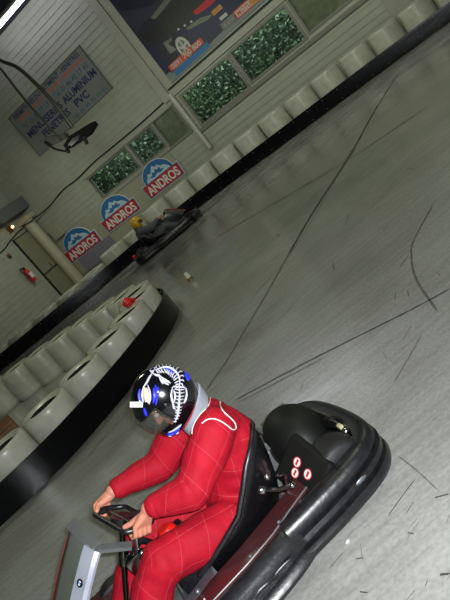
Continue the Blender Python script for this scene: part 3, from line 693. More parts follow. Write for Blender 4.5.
    b = MB(); b.tube([(.50,.232,.30),(.455,.27,.275),(.41,.30,.265)], .011, n=8); b.ell((.51,.228,.305),(.022,.016,.022)); b.ell((.41,.30,.265),(.016,.016,.016)); b.ell((.46,.24,.34),(.014,.014,.014)); b.tube([(.44,.22,.2),(.40,.25,.30),(.43,.27,.33)], .008, n=6); P('seat_stay', b, M_chrome)
    # engine behind the seat
    b = MB(); b.box((.08,-.33,.09),(.38,-.14,.24),0,.02)
    for i in range(6): b.box((.1+i*.045,-.33,.24),(.118+i*.045,-.12,.28),0,.004)
    P('engine', b, M_grey)
    b = MB(); b.ell((.19,-.15,.17),(.155,.22,.17),0,28,16); b.v = [(x, y, max(z, .11)) for x, y, z in b.v]; P('ghost_dome', b, M_smoke)  # dark dome added to stand in for the moving seat's blurred ghost
    b = MB(); b.tube(catmull([(.12,-.06,.16),(.06,.02,.2),(.05,.14,.2),(.09,.22,.18)], n=5), [.03]*15+[.035], n=12); P('exhaust', b, M_gloss)
    b = MB(); b.ell((.07,.215,.215),(.02,.02,.02)); b.box((.055,.15,.19),(.075,.185,.235),1,.004); P('exhaust_tip', b, [M_chrome, mat('beige_plate', (170, 164, 128), .5)])
    # rounded chain guard with round stickers
    Mg = Matrix.Translation((.32,.215,.225)) @ Matrix.Rotation(R(-25),4,'X') @ Matrix.Rotation(R(35),4,'Y')
    b = MB(); b.box((-.11,-.13,-.02),(.1,.13,.02),0,.015,M=Mg); cg = P('chain_guard', b, M_smoke)
    b = MB()
    for (sx, sy) in ((.026,-.024),(-.018,-.036),(-.008,.04)):
        M = Mg @ Matrix.Translation((sx, sy, .021)); b.disc((0,0,0), .024, 0, 20, M=M); b.disc((0,0,.0006), .019, 1, 20, M=M)
        b.box((-.013,-.006,.0008),(.013,.006,.0012),0,M=M)
    P('sticker', b, [M_redp, M_whitep], parent=cg, fixn=False)
    # steering
    ax = Vector((-.6,0,.8)).normalized(); bb = Vector((0,1,0)); cc = Vector((.8,0,.6)); ph = R(-20)
    C = Vector(SW_C); rim = []
    for i in range(36):
        a = 2*math.pi*i/36; u = SW_R*math.cos(a); v = SW_R*math.sin(a)
        v = max(-.085, min(.06, v))
        rim.append(C + (bb*math.cos(ph) + cc*math.sin(ph))*u + (cc*math.cos(ph) - bb*math.sin(ph))*v)
    b = MB(); b.tube(rim, [.010 + .008*max(0, 1 - abs((q - C).dot(cc*math.cos(ph) - bb*math.sin(ph)))/.07) for q in rim], n=10, closed=True); sw = P('steering_wheel', b, M_black)
    b = MB()
    for a in (R(0), R(180), R(270)):
        u = math.cos(a); v = math.sin(a); b.tube([C, C + ((bb*math.cos(ph)+cc*math.sin(ph))*u + (cc*math.cos(ph)-bb*math.sin(ph))*v)*(SW_R*.97 if a < 4 else .10)], [.02,.012], n=8)
    b.lathe([(.001,-.02),(.045,-.02),(.045,.015),(.001,.015)], 0, 20, M=Matrix.Translation(C) @ ax.to_track_quat('Z','Y').to_matrix().to_4x4()); P('spoke_hub', b, M_black, parent=sw)
    b = MB(); b.tube([C, C - ax*.22, C - ax*.50], .013, n=8); b.tube([C - ax*.1, C - ax*.2], .024, n=10); b.box((1.05,.02,.33),(1.12,.09,.43),0,.01); b.ell((1.04,.09,.42),(.025,.02,.02)); b.tube([(1.02,.06,.47),(1.1,.1,.36),(1.16,.1,.2)], .011, n=8); b.tube([(.98,.05,.40),(1.06,.11,.30)], .01, n=8); P('steering_column', b, M_chrome)
    # fuel tank between the driver's legs
    b = MB(); b.box((.84,-.06,.06),(1.02,.10,.365),0,.03); tk = P('fuel_tank', b, M_black)
    b = MB(); b.lathe([(.001,.045),(.03,.045),(.042,.03),(.045,0)], 0, 20, M=Matrix.Translation((.91,.045,.366))); b.lathe([(.046,.0),(.056,.004),(.056,-.01)], 1, 20, M=Matrix.Translation((.91,.045,.366))); P('filler_cap', b, [M_redcap, M_black], parent=tk)
    b = MB(); b.tube(catmull([(.99,-.02,.36),(1.02,.0,.42),(1.08,.04,.42)], n=5), .014, n=8); P('rubber_hose', b, M_black)
    # front fairing (shield) with silver stem
    A = Vector((1.165,-.01,.525)); B = Vector((1.56,-.01,.26))
    side = Vector((0,1,0)); fw = (B - A); nn = fw.cross(side).normalized(); nn = -nn if nn.z < 0 else nn
    def sh(u, v, h=0.0): return A + fw*u + side*v + nn*h
    prof = [(0,-.165,.03),(0,.06,.03),(.35,.10,.02),(.7,.13,.01),(1.0,.15,0)]
    b = MB(); NV = 8; vs = []; fs = []
    for i in range(11):
        u = i/10; wl = -.17 - .02*u; wr = .05 + .11*u
        for j in range(NV+1):
            t = j/NV; v = wl + (wr-wl)*t; h = .004*math.sin(math.pi*t) - .03*u*u + .10*(1-t); vs.append(sh(u, v, h))
    for i in range(10):
        for j in range(NV): a = i*(NV+1)+j; fs.append((a,a+1,a+NV+2,a+NV+1))
    b.add(vs, fs, 0, True); sf = P('front_fairing', b, M_shield, fixn=False)
    md = sf.modifiers.new('thick','SOLIDIFY'); md.thickness = .008
    b = MB(); vs = []
    for i in range(9): u = .06+.9*i/8; vs += [sh(u,-.175-.018*u,.110-.03*u*u), sh(u,-.172-.018*u,.080-.03*u*u)]
    b.add(vs, [(2*i,2*i+1,2*i+3,2*i+2) for i in range(8)], 0, True); P('red_stripe', b, mat('dull_red', (128, 30, 30), .4), parent=sf, fixn=False)
    b = MB(); st = [(-.02,.03,.03),(.1,.045,.034),(.4,.07,.034),(.7,.10,.02),(1,.13,.0)]
    vs = []
    for u, v, h in catmull([Vector(q) for q in st], n=4):
        for dv, dh in ((-.03,.012),(-.024,.034),(.03,-.004),(.032,-.022),(.026,-.033),(-.028,0)): vs.append(sh(u, v+dv, h+dh))
    n_ = len(vs)//6; b.add(vs, [(i*6+j, i*6+(j+1)%6, (i+1)*6+(j+1)%6, (i+1)*6+j) for i in range(n_-1) for j in range(6)] + [list(range(6))[::-1], [(n_-1)*6+j for j in range(6)]], 0, False); stem = P('silver_stem', b, M_silver, parent=sf)
    b = MB(); e = sh(.26,.063,.0495); n3 = (nn*.054 + side*.038).normalized(); Me = Matrix.Translation(e) @ n3.to_track_quat('Z','Y').to_matrix().to_4x4()
    b.lathe([(.017,0),(.017,.003),(.001,.003)], 0, 20, M=Me)
    for q in (0, 180): b.add([(0,0,.0036)] + [(.010*math.cos(R(q+a)), .010*math.sin(R(q+a)), .0036) for a in range(0,91,15)], [list(range(8))], 1, M=Me)
    for q in (90, 270): b.add([(0,0,.0036)] + [(.010*math.cos(R(q+a)), .010*math.sin(R(q+a)), .0036) for a in range(0,91,15)], [list(range(8))], 2, M=Me)
    P('roundel', b, [M_gloss, M_whitep, M_bluep], parent=sf, fixn=False)
    b = MB()
    def strut(p, q, w, t):
        p, q = Vector(p), Vector(q); d = (q-p).normalized(); s_ = d.cross(Vector((0,0,1))).normalized(); u_ = s_.cross(d)
        b.add([x + s_*a*w + u_*c*t for x in (p, q) for a, c in ((-1,-1),(1,-1),(1,1),(-1,1))], [(0,1,2,3),(7,6,5,4),(0,4,5,1),(1,5,6,2),(2,6,7,3),(3,7,4,0)], 0)
    strut(sh(-.02,.035,.02), (1.05,.06,.46), .022, .008); P('fairing_bracket', b, M_grey); b = MB(); strut(sh(-.03,.03,.022), sh(-.05,-.185,.105), .028, .009); P('fairing_bracket', b, M_grey)
    # pedals
    for s in (1,-1): b = MB(); b.tube([(1.45,.14*s,.07),(1.49,.14*s,.2)], .01, n=6); b.box((1.48,.14*s-.05,.18),(1.5,.14*s+.05,.24),0,.005); P('pedal', b, M_steel)
    return k
SW_C = (1.02, -.035, .54); SW_R = .145
M_podred = mat('dark_red_panel', (66, 30, 32), .3, var=.1, coat=.4)
M_smoke = mat('smoked_plastic', (15, 16, 14), .55, var=.2, spec=.3)
M_shield = mat('grey_shield', (96, 100, 92), .3, var=.1, coat=.5)
M_redcap = mat('red_filler_cap', (205, 28, 20), .3)
near_kart = kart(KART, 'black go-kart in the foreground, steered by the driver in the red suit', True)

# ------------------------------------------------------------------ driver
def remesh(mb, voxel, smooth=6, factor=.5):
    me = mb.mesh('body_raw', []); o = bpy.data.objects.new('body_raw', me); COL.objects.link(o)
    m = o.modifiers.new('r', 'REMESH'); m.mode = 'VOXEL'; m.voxel_size = voxel; m.use_smooth_shade = True
    if smooth: s = o.modifiers.new('s', 'SMOOTH'); s.iterations = smooth; s.factor = factor
    bpy.context.view_layer.update()
    out = bpy.data.meshes.new_from_object(o.evaluated_get(bpy.context.evaluated_depsgraph_get()))
    bpy.data.objects.remove(o); bpy.data.meshes.remove(me)
    out.polygons.foreach_set('use_smooth', [True]*len(out.polygons)); return out
def cap(mb, a, ra, b, rb, n=16):
    a, b = Vector(a), Vector(b); mb.ell(a, (ra,)*3, 0, n, n//2); mb.ell(b, (rb,)*3, 0, n, n//2)
    mb.tube([a, b], [ra, rb], 0, n)
def chain(mb, pts):
    for (a, ra), (b, rb) in zip(pts, pts[1:]): cap(mb, a, ra, b, rb)
AX = Vector((-.6,0,.8)).normalized(); BB = Vector((0,1,0)); CC = Vector((.8,0,.6)); PH = R(-20)
def rimpoint(a): return Vector(SW_C) + (BB*math.cos(PH)+CC*math.sin(PH))*SW_R*math.cos(a) + (CC*math.cos(PH)-BB*math.sin(PH))*SW_R*math.sin(a)
def hand(mb, ang, wrist, sgn):
    Pm = rimpoint(ang); tan = (rimpoint(ang+.05) - rimpoint(ang-.05)).normalized(); out = (Pm - Vector(SW_C)).normalized(); W_ = Vector(wrist)
    lens = (.9, 1.0, .96, .78)
    for i in range(4):
        o = (1.5 - i)*.0215; base = Pm + tan*o*sgn
        # knuckle sits outside and on the driver's side of the rim, the finger wraps over the front and back inside
        k0 = base + out*.030 + AX*.022 - tan*sgn*.0; k1 = base + out*.030 - AX*.014*lens[i]; k2 = base + out*.004 - AX*.028; k3 = base - out*.020*lens[i] - AX*.014
        chain(mb, [(k0,.0112),(k1,.0096),(k2,.009),(k3,.0084)])
        cap(mb, W_.lerp(k0, .12), .023, k0, .0118)
    th0 = W_.lerp(Pm, .35) + AX*.006; 
    t1 = Pm + tan*sgn*.034 + AX*.030 - out*.002; t2 = Pm + tan*sgn*.052 + AX*.016 - out*.022
    chain(mb, [(th0,.020),(t1,.0125),(t2,.0105)])
SH = {1: (.485,.175,.625), -1: (.505,-.185,.625)}
EL = {1: (.715,.215,.515), -1: (.75,-.235,.52)}
WR = {1: (.895,.150,.565), -1: (.985,-.19,.605)}
KN = {1: (.995,.185,.375), -1: (1.0,-.175,.37)}
HP = {1: (.62,.105,.215), -1: (.62,-.105,.215)}
AN = {1: (1.33,.16,.14), -1: (1.33,-.15,.14)}
HEAD = Vector((.545,.03,.825)); HP_ = Matrix.Rotation(R(22), 3, 'Y')
def hd(x, y, z): return HEAD + HP_ @ Vector((x, y, z))
def driver(frame, label, suit_m, near):
    b = MB()
    chain(b, [((.60,0,.21),.125),((.52,0,.38),.115),((.46,0,.52),.12),((.48,0,.62),.08),((.51,.01,.70),.055),(HEAD+Vector((-.03,0,-.02)),.06)])
    b.ell(hd(-.012,0,.01), (.092,.074,.108), 0, 24, 16); b.ell(hd(.045,0,-.05), (.045,.052,.05), 0, 16, 12)      # cranium, jaw
    cap(b, hd(.082,0,.012), .010, hd(.104,0,-.024), .014)                                                    # nose
    b.ell(hd(.086,0,-.055), (.012,.026,.007)); b.ell(hd(.084,0,-.068), (.012,.022,.007)); b.ell(hd(.075,0,-.09), (.02,.022,.018))
    b.ell(hd(.076,0,.03), (.02,.055,.012))
    for s in (1,-1):
        b.ell(hd(0,.076*s,0), (.022,.01,.032), 0, 12, 8)
        chain(b, [(SH[s],.06),(EL[s],.045),(WR[s],.031)]); hand(b, 0 if s > 0 else math.pi, WR[s], 1 if s > 0 else -1)
        chain(b, [(HP[s],.09),(KN[s],.058),(AN[s],.04)])
        cap(b, Vector(AN[s])+Vector((-.02,0,-.05)), .034, Vector(AN[s])+Vector((.14,0,-.02)), .03)
    me = remesh(b, .0048 if near else .012, 2, .35); me.materials.append(M_skin)
    root = obj('person', me, [], frame=frame, autosmooth=False); tag(root, label, 'person')
    for s in (1,-1): b = MB(); b.ell(hd(.080,.030*s,.008), (.012,.013,.012), 0, 12, 8); obj('eye', b, M_eye, parent=root)
    # racing suit
    b = MB()
    chain(b, [((.60,0,.225),.150),((.55,0,.33),.142),((.49,0,.44),.148)])
    for s in (1,-1):
        chain(b, [((.52,.05*s,.36),.125),((.455,.075*s,.50),.122),((.455,.095*s,.58),.098),(SH[s],.082)])
        chain(b, [(SH[s],.088),(Vector(SH[s]).lerp(Vector(EL[s]),.5),.088),(EL[s],.078),(Vector(EL[s]).lerp(Vector(WR[s]),.5),.066),(Vector(EL[s]).lerp(Vector(WR[s]),.86),.05)])
        chain(b, [(HP[s],.112),(Vector(HP[s]).lerp(Vector(KN[s]),.5),.106),(KN[s],.09),(Vector(KN[s]).lerp(Vector(AN[s]),.45),.085),(Vector(AN[s]) + Vector((-.03,0,.03)),.066)])
    chain(b, [((.47,0,.60),.10),((.505,.005,.675),.083)])
    me = remesh(b, .010, 8, .5)
    bones = []
    for s in (1,-1):
        bones += [(Vector(SH[s]),Vector(EL[s])),(Vector(EL[s]),Vector(WR[s])),(Vector(HP[s]),Vector(KN[s])),(Vector(KN[s]),Vector(AN[s]))]
    bones += [(Vector((.60,0,.2)),Vector((.46,0,.55))),(Vector((.46,0,.55)),Vector((.52,0,.7)))]
    def nearest(p):
        best = None
        for i, (a, c) in enumerate(bones):
            d = c - a; t = max(0, min(1, (p-a).dot(d)/d.length_squared)); q = a + d*t; e = (p-q).length - (.075 if i >= 8 else 0)
            if best is None or e < best[0]: best = (e, i, t, q)
        return best
    qu = []; qv = []
    for v in me.vertices:
        p = v.co.copy(); e, i, t, q = nearest(p); a, c = bones[i]; d = (c-a).normalized()
        r = p - q; x = d.cross(Vector((0,1,.2))).normalized(); y = d.cross(x); ang = math.atan2(r.dot(y), r.dot(x))
        L = (p-a).dot(d); qu.append(L + ang*.03); qv.append(ang*(.075 if i < 8 else .16))
        # cloth folds
        fold = noise.noise(p*14)*.5 + noise.noise(Vector((p.x*7, p.y*7, p.z*7)) + d*3)*.6 + .55*math.sin(L*62 + 3*noise.noise(p*6))*math.exp(-((t-.5 if i >= 8 else min(abs(t), abs(1-t)))**2)/.03)*.5
        v.co = p + v.normal*fold*.0115
    for nm, arr in (('quilt_u', qu), ('quilt_v', qv)):
        at = me.attributes.new(nm, 'FLOAT', 'POINT'); at.data.foreach_set('value', arr)
    me.materials.append(suit_m); me.update()
    suit = obj('racing_suit', me, [], parent=root, autosmooth=False)
    for s in (1,-1):
        a = Vector(EL[s]).lerp(Vector(WR[s]),.80); c = Vector(EL[s]).lerp(Vector(WR[s]),.93)
        b = MB(); b.tube([a, a.lerp(c,.5), c, c, a], [.048,.05,.046,.036,.036], 0, 20); obj('cuff', b, suit_m, parent=suit)
        b = MB(); aa = Vector(AN[s]); b.ell(aa+Vector((.06,0,-.055)), (.13,.045,.045)); b.ell(aa+Vector((-.02,0,-.01)), (.06,.05,.07)); b.box(tuple(aa+Vector((-.08,-.045,-.115))), tuple(aa+Vector((.19,.045,-.09))), 1, .01)
        obj('shoe', b, [M_gloss, M_black], parent=root)
    # collar
    b = MB(); N = 20
    vs = []
    for j in range(N):
        a = 2*math.pi*j/N; c, s_ = math.cos(a), math.sin(a)
        for rr, zz, tilt in ((.084,.655,.0),(.092,.69,0),(.097,.718,0),(.091,.723,0),(.083,.70,0)): vs.append((.488 + rr*c*1.0 - (zz-.68)*.12*c, .012 + rr*s_*.95, zz - .05*c))
    b.add(vs, [(j*5+i, ((j+1)%N)*5+i, ((j+1)%N)*5+(i+1)%5, j*5+(i+1)%5) for j in range(N) for i in range(5)], 0, True)
    obj('collar', b, M_collar if near else suit_m, parent=root)
    return root, suit
def suit_material(name, rgb, line, stitched=True):
    m = bpy.data.materials.new(name); m.use_nodes = True; nt = m.node_tree; b = nt.nodes['Principled BSDF']
    tc = nd(nt, 'ShaderNodeTexCoord'); nz = nd(nt, 'ShaderNodeTexNoise'); nz.inputs['Scale'].default_value = 12; nz.inputs['Detail'].default_value = 6
    nt.links.new(tc.outputs['Object'], nz.inputs['Vector'])
    rp = nd(nt, 'ShaderNodeValToRGB'); c = lin(rgb); rp.color_ramp.elements[0].position = .3; rp.color_ramp.elements[1].position = .7
    rp.color_ramp.elements[0].color = (*[x*.86 for x in c], 1); rp.color_ramp.elements[1].color = (*[min(1,x*1.1) for x in c], 1); nt.links.new(nz.outputs['Fac'], rp.inputs['Fac'])
    def ln(attr, period):
        a = nd(nt, 'ShaderNodeAttribute', attribute_name=attr)
        d = nd(nt, 'ShaderNodeMath', operation='DIVIDE'); d.inputs[1].default_value = period; nt.links.new(a.outputs['Fac'], d.inputs[0])
        f = nd(nt, 'ShaderNodeMath', operation='FRACT'); nt.links.new(d.outputs[0], f.inputs[0])
        s = nd(nt, 'ShaderNodeMath', operation='SUBTRACT'); s.inputs[1].default_value = .5; nt.links.new(f.outputs[0], s.inputs[0])
        ab = nd(nt, 'ShaderNodeMath', operation='ABSOLUTE'); nt.links.new(s.outputs[0], ab.inputs[0])
        return ab
    l1, l2 = ln('quilt_u', .125), ln('quilt_v', .105)
    mn = nd(nt, 'ShaderNodeMath', operation='MINIMUM'); nt.links.new(l1.outputs[0], mn.inputs[0]); nt.links.new(l2.outputs[0], mn.inputs[1])
    lt = nd(nt, 'ShaderNodeMath', operation='LESS_THAN'); lt.inputs[1].default_value = .0095; nt.links.new(mn.outputs[0], lt.inputs[0])
    sc_ = nd(nt, 'ShaderNodeMath', operation='MULTIPLY'); sc_.inputs[1].default_value = .42 if stitched else 0; nt.links.new(lt.outputs[0], sc_.inputs[0])
    mx = nd(nt, 'ShaderNodeMix', data_type='RGBA'); nt.links.new(sc_.outputs[0], mx.inputs['Factor']); nt.links.new(rp.outputs['Color'], mx.inputs['A']); mx.inputs['B'].default_value = (*lin(line), 1)
    nt.links.new(mx.outputs['Result'], b.inputs['Base Color']); b.inputs['Roughness'].default_value = .75; b.inputs['Specular IOR Level'].default_value = .25
    b.inputs['Sheen Weight'].default_value = 0.0
    bp = nd(nt, 'ShaderNodeBump'); bp.inputs['Strength'].default_value = .45; bp.inputs['Distance'].default_value = .02
    n2 = nd(nt, 'ShaderNodeTexNoise'); n2.inputs['Scale'].default_value = 13; n2.inputs['Detail'].default_value = 3; nt.links.new(tc.outputs['Object'], n2.inputs['Vector'])
    nt.links.new(n2.outputs['Fac'], bp.inputs['Height']); nt.links.new(bp.outputs['Normal'], b.inputs['Normal'])
    return m
M_suit = suit_material('red_suit_cloth', (158, 5, 30), (180, 78, 88))
M_suit2 = suit_material('grey_suit_cloth', (92, 94, 96), (92, 94, 96), False)
M_skin = mat('skin', (190, 126, 102), .5, var=.08, scale=20)
M_eye = mat('eye_white', (220, 214, 205), .2)
M_collar = mat('grey_white_cloth', (142, 147, 156), .7, var=.08)
root1, suit1 = driver(KART, 'person in a red racing suit and black skeleton-painted helmet driving the near kart', M_suit, True)

# helmet: shell with eyeport, chin bar, raised visor
def helmet(root, shell_m, near, visor_m):
    c = HEAD + Vector((.0,0,.0)); NU, NV = 40, 26; vs = []; keep = []; fs = []
    def P(th, ph):       # th around z from forward, ph from top
        x, y, z = math.cos(th)*math.sin(ph), math.sin(th)*math.sin(ph), math.cos(ph)
        rx = .136 + (.014 if x > 0 else .0); q = Vector((rx*x, .114*y, (.148 if z > 0 else .150)*z))
        if z < 0: q.x += .012*(-z) if x > 0 else .008*(-z); 
        if x > .3 and z < -.1: q.x += .020*min(1, (-z-.1)*2.2)*(x-.3)
        return c + HP_ @ q
    for i in range(NV+1):
        ph = R(2) + (R(140)-R(2))*i/NV
        for j in range(NU): vs.append(P(2*math.pi*j/NU, ph))
    for i in range(NV):
        ph = R(2) + (R(140)-R(2))*(i+.5)/NV; z = math.cos(ph)
        for j in range(NU):
            th = 2*math.pi*(j+.5)/NU; th = th if th < math.pi else th - 2*math.pi
            if abs(th) < R(66) and -.42 < z < .30: continue
            fs.append((i*NU+j, i*NU+(j+1)%NU, (i+1)*NU+(j+1)%NU, (i+1)*NU+j))
    b = MB(); b.add(vs, fs, 0, True); b.add([vs[j] for j in range(NU)], [list(range(NU))], 0, True)
    bm = bmesh.new(); me_ = b.mesh('tmp', []); bm.from_mesh(me_); bmesh.ops.remove_doubles(bm, verts=bm.verts, dist=1e-5)
    loose = [v for v in bm.verts if not v.link_faces]; bmesh.ops.delete(bm, geom=loose, context='VERTS'); bmesh.ops.recalc_face_normals(bm, faces=bm.faces)
    me = bpy.data.meshes.new('helmet'); bm.to_mesh(me); bvh = BVHTree.FromBMesh(bm); bm.free()
    me.materials.append(shell_m); me.polygons.foreach_set('use_smooth', [True]*len(me.polygons))
    h = obj('helmet', me, [], parent=root, autosmooth=False)
    md = h.modifiers.new('thick','SOLIDIFY'); md.thickness = .016; md.offset = -1; sd = h.modifiers.new('soft','SUBSURF'); sd.levels = 1; sd.render_levels = 2
    # visor, raised
    b = MB(); vs = []; fs = []; n1, n2 = 18, 6; pr = Matrix.Rotation(R(16),4,'Y')
    for i in range(n2+1):
        z = .30 - .62*i/n2
        for j in range(n1+1):
            th = R(-72) + R(144)*j/n1; s_ = math.sqrt(1-z*z); q = Vector((.156*math.cos(th)*s_, .122*math.sin(th)*s_, .152*z)); vs.append(c + (pr @ q) + Vector((.006,0,.0)))
    fs = [(i*(n1+1)+j, i*(n1+1)+j+1, (i+1)*(n1+1)+j+1, (i+1)*(n1+1)+j) for i in range(n2) for j in range(n1)]
    b.add(vs, fs, 0, True); v = obj('visor', b, visor_m, parent=h, fixn=False); md = v.modifiers.new('thick','SOLIDIFY'); md.thickness = .003
    for s in (1,-1):
        b = MB(); M = Matrix.Translation(c + HP_ @ Vector((.02, .116*s, .015))) @ Matrix.Rotation(R(-90*s),4,'X'); b.lathe([(.012,0),(.011,.004),(.001,.006)], 0, 14, M=M); obj('visor_pivot', b, M_gloss, parent=h)
    b = MB()
    for j in range(17):
        pass
    return h, bvh
M_helm = mat('helmet_black', (10, 10, 14), .16, var=.1, coat=.8)
M_helmy = mat('helmet_yellow', (232, 178, 22), .2, coat=.5)
M_visor = mat('visor_smoke', (64, 68, 62), .1, alpha=.35, coat=.5)
hel, hbvh = helmet(root1, M_helm, True, M_visor)
# painted decoration: projected on to the shell along the view rays, then part of the helmet's skin
KM = mtx(KART); KI = KM.inverted()
def hit(px, py, bvh, lift=.0015):
    o = KI @ CAM; d = (KI.to_3x3() @ ray(px, py)).normalized(); r = bvh.ray_cast(o, d)
    return (r[0] + r[1]*(lift if r[1].dot(d) < 0 else -lift)) if r[0] is not None else None
def ribbon(mb, px, w, bvh, mi=0, n=6, lift=.002, rad=None):
    P = catmull([Vector(p) for p in px], n=n) if len(px) > 2 else [Vector(px[0]).lerp(Vector(px[1]), i/4) for i in range(5)]
    Q = [hit(p.x, p.y, bvh, lift) for p in P]; seg = []
    k = 0
    if rad is not None: Q = [q for q in Q if q is not None]
    for q in Q + [None]:
        if q is None or (seg and (q - seg[-1]).length > (.04 if rad is None else .15)):
            if len(seg) > 1: mb.tube(seg, [w*1.5*(.35 + .65*math.sin(math.pi*(i+.5)/len(seg))) if rad is None else rad for i in range(len(seg))], mi, 6)
            seg = [q] if q is not None else []
        else: seg.append(q)
def H1(x, y): return (120 + x/5.0, 355 + y/5.0)
mw = MB()
# upper curled spine with ribs
sp1 = [H1(*p) for p in ((180,78),(200,68),(225,62),(250,66),(275,82),(292,105),(298,135),(294,160))]
ribbon(mw, sp1, .0032, hbvh)
for i in range(13):
    t = i/12; P = catmull([Vector(p) for p in sp1], n=10); q = P[int(t*(len(P)-1))]; d = (P[min(int(t*(len(P)-1))+1, len(P)-1)] - P[max(int(t*(len(P)-1))-1, 0)]).normalized(); nrm = Vector((-d.y, d.x))
    L = 6.2*math.sin(math.pi*(.15 + .75*t)) + 1.0
    ribbon(mw, [tuple(q), tuple(q + nrm*L*.6 + d*.8), tuple(q + nrm*L + d*2)], .0021, hbvh, n=3); ribbon(mw, [tuple(q), tuple(q - nrm*L*.55 - d*.5), tuple(q - nrm*L*.8 + d)], .0018, hbvh, n=3)
# lower spine
sp2 = [H1(*p) for p in ((294,160),(297,190),(296,220),(293,255),(290,285),(284,310),(272,335),(258,352))]
ribbon(mw, sp2, .0034, hbvh)
P2 = catmull([Vector(p) for p in sp2], n=10)
for i in range(13):
    q = P2[int(i/12*(len(P2)-1)*.92)]; L = 5.4*(1 - .72*i/12)
    ribbon(mw, [(q.x-L, q.y-1+.4*i/12), (q.x, q.y), (q.x+L, q.y-.6)], .0018, hbvh, n=4)
for pts in (((262,160),(256,200),(262,235),(272,262)), ((328,165),(332,195),(326,225),(318,240)), ((265,160),(290,158),(325,165)), ((262,235),(268,262),(276,270)), ((268,175),(275,205),(268,240)),
            ((162,88),(176,100),(196,106),(215,118),(232,124)), ((196,110),(206,130),(216,146)), ((206,126),(226,140),(244,150)), ((206,124),(232,130),(252,142)), ((160,86),(150,78)), ((162,92),(148,112),(132,142),(118,160)), ((168,94),(160,86),(172,78))):
    ribbon(mw, [H1(*p) for p in pts], .003, hbvh)
for pts in (((232,388),(262,378),(292,358),(306,345)), ((244,404),(270,398),(292,384)), ((100,182),(98,215),(106,250)), ((118,160),(112,200),(118,235)), ((140,150),(150,185),(152,220),(146,245))): ribbon(mw, [H1(*p) for p in pts], .0028, hbvh)
obj('skeleton_pattern', mw, mat('pearl_white', (190, 190, 206), .3), parent=hel)
M_db = mat('deep_blue', (44, 52, 200), .3)
for pts in (((176,150),(182,180),(184,215),(178,250)), ((168,165),(172,205),(166,240)), ((190,160),(190,185),(186,200)), ((222,394),(250,390),(282,372),(304,352)), ((240,400),(268,392),(296,370)), ((250,408),(276,402),(298,384)), ((100,170),(96,205),(104,245)), ((120,265),(128,290),(134,305)), ((318,75),(336,100),(346,125)), ((324,90),(334,112),(340,130)), ((225,70),(250,78),(268,95)), ((112,180),(108,215),(114,250))):
    mw = MB(); ribbon(mw, [H1(*p) for p in pts], .0045, hbvh, lift=.0005)
    if mw.v: obj('blue_flash', mw, M_db, parent=hel)
M_tan = mat('tan_paint', (206, 178, 158), .4)
for pts in (((122,160),(126,195),(130,235)), ((134,165),(138,205),(142,240))): mw = MB(); ribbon(mw, [H1(*p) for p in pts], .006, hbvh, lift=.0004); obj('tan_flash', mw, M_tan, parent=hel)
# paper tag fixed to the visor
vq = hit(141, 404, hbvh, .012) or hd(.150, .062, .062)
tr = (KI.to_3x3() @ (Vector((1,0,0))*RTV.x + Vector((0, math.sin(TH), math.cos(TH)))*UPV.x)).normalized(); tn = (KI @ CAM - vq).normalized(); tu = tn.cross(tr).normalized(); tr = tu.cross(tn)
mb = MB(); Mt = Matrix((tr, tu, tn)).transposed().to_4x4(); Mt.translation = vq - tr*.012; mb.box((-.026,-.0115,-.001),(.026,.0115,.001),0,.0005,M=Mt); obj('paper_tag', mb, mat('tag_paper', (176, 176, 178), .6, var=.1, scale=60), parent=hel)

# shoulder piping, drawn as sewn cord lying on the suit
bm = bmesh.new(); bm.from_mesh(suit1.data); sbvh = BVHTree.FromBMesh(bm); bm.free()
def S2(x, y): return (190 + x/5.0, 380 + y/5.0)
for pts, rr in ((((60,218),(85,200),(120,195),(155,208),(185,228),(212,248),(228,240),(222,215),(200,190),(172,165),(155,140),(150,110)), .0026),
                (((102,75),(100,105),(85,140),(55,170),(30,205),(15,240),(12,270)), .0022), (((45,150),(70,135),(88,118)), .0018)):
    mb = MB(); ribbon(mb, [S2(*p) for p in pts], .002, sbvh, rad=rr)
    if mb.v: obj('piping', mb, M_whitep, parent=suit1)

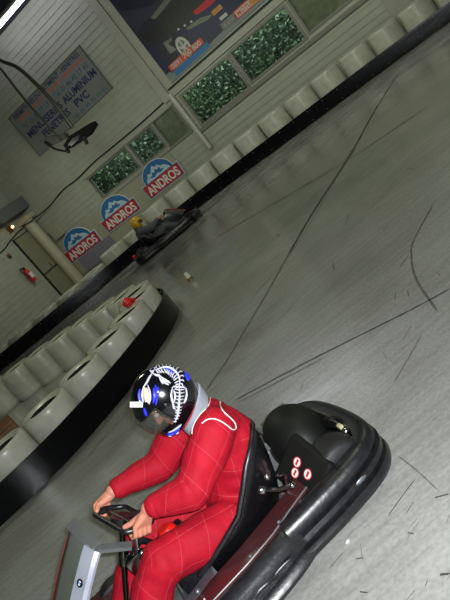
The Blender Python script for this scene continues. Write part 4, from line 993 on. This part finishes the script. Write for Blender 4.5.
# ------------------------------------------------------------------ far kart and its driver
FK = (Vector((-1.02, 15.1, 0)), R(5))
def children(o): return [x for x in bpy.data.objects if x.parent == o]
far_kart = copy_tree(near_kart); far_kart.location = FK[0]; far_kart.rotation_euler = (0,0,FK[1])
far_kart['label'] = 'black go-kart with a pale front panel, passing the tall white barrels'
M_palef = mat('pale_fairing', (222, 228, 208), .4)
M_hidden = M_black
def swap(o, m):
    for sl in o.material_slots: sl.link = 'OBJECT'; sl.material = m
for ch in children(far_kart):
    if ch.name.startswith('front_fairing'):
        swap(ch, M_palef); ch.scale = (1, 1.5, 1.12)
        for g in children(ch):
            if g.name.startswith('silver_stem'): swap(g, M_palef)
    if ch.name.startswith('pod_panel'): swap(ch, M_gloss)
mb = MB(); mb.ell((.0, -.30, .27), (.05, .09, .045)); obj('tail_light', mb, M_red, parent=far_kart)
root2, suit2 = driver(FK, 'person in a grey suit and yellow helmet driving the far kart', M_suit2, False)
hel2, _ = helmet(root2, M_helmy, False, M_visor)

# ------------------------------------------------------------------ camera
cam = bpy.data.cameras.new('camera'); co = bpy.data.objects.new('camera', cam); COL.objects.link(co)
cam.sensor_fit = 'VERTICAL'; cam.sensor_height = 36; cam.lens = 36*FPX/600; cam.clip_start = .05; cam.clip_end = 200
fwd = Vector((0, math.cos(TH), -math.sin(TH))); upw = Vector((0, math.sin(TH), math.cos(TH))); rgt = Vector((1,0,0))
# image right (1,0) and image up (0,-1) in world terms
ir = rgt*RTV.x + upw*UPV.x; iu = -(rgt*RTV.y + upw*UPV.y)
Mx = Matrix((ir, iu, -fwd)).transposed().to_4x4(); Mx.translation = CAM; co.matrix_world = Mx
scene.camera = co
fo.matrix_world = Matrix.Translation(iu*.05 + ir*.04 + Vector((0,0,0))) @ Mx
# ------------------------------------------------------------------ view
vs_ = scene.view_settings; vs_.view_transform = 'Standard'; vs_.look = 'None'; vs_.gamma = 1; vs_.use_curve_mapping = False; vs_.exposure = 0.0
scene.cycles.use_denoising = True; scene.cycles.max_bounces = 8; scene.cycles.sample_clamp_indirect = 6
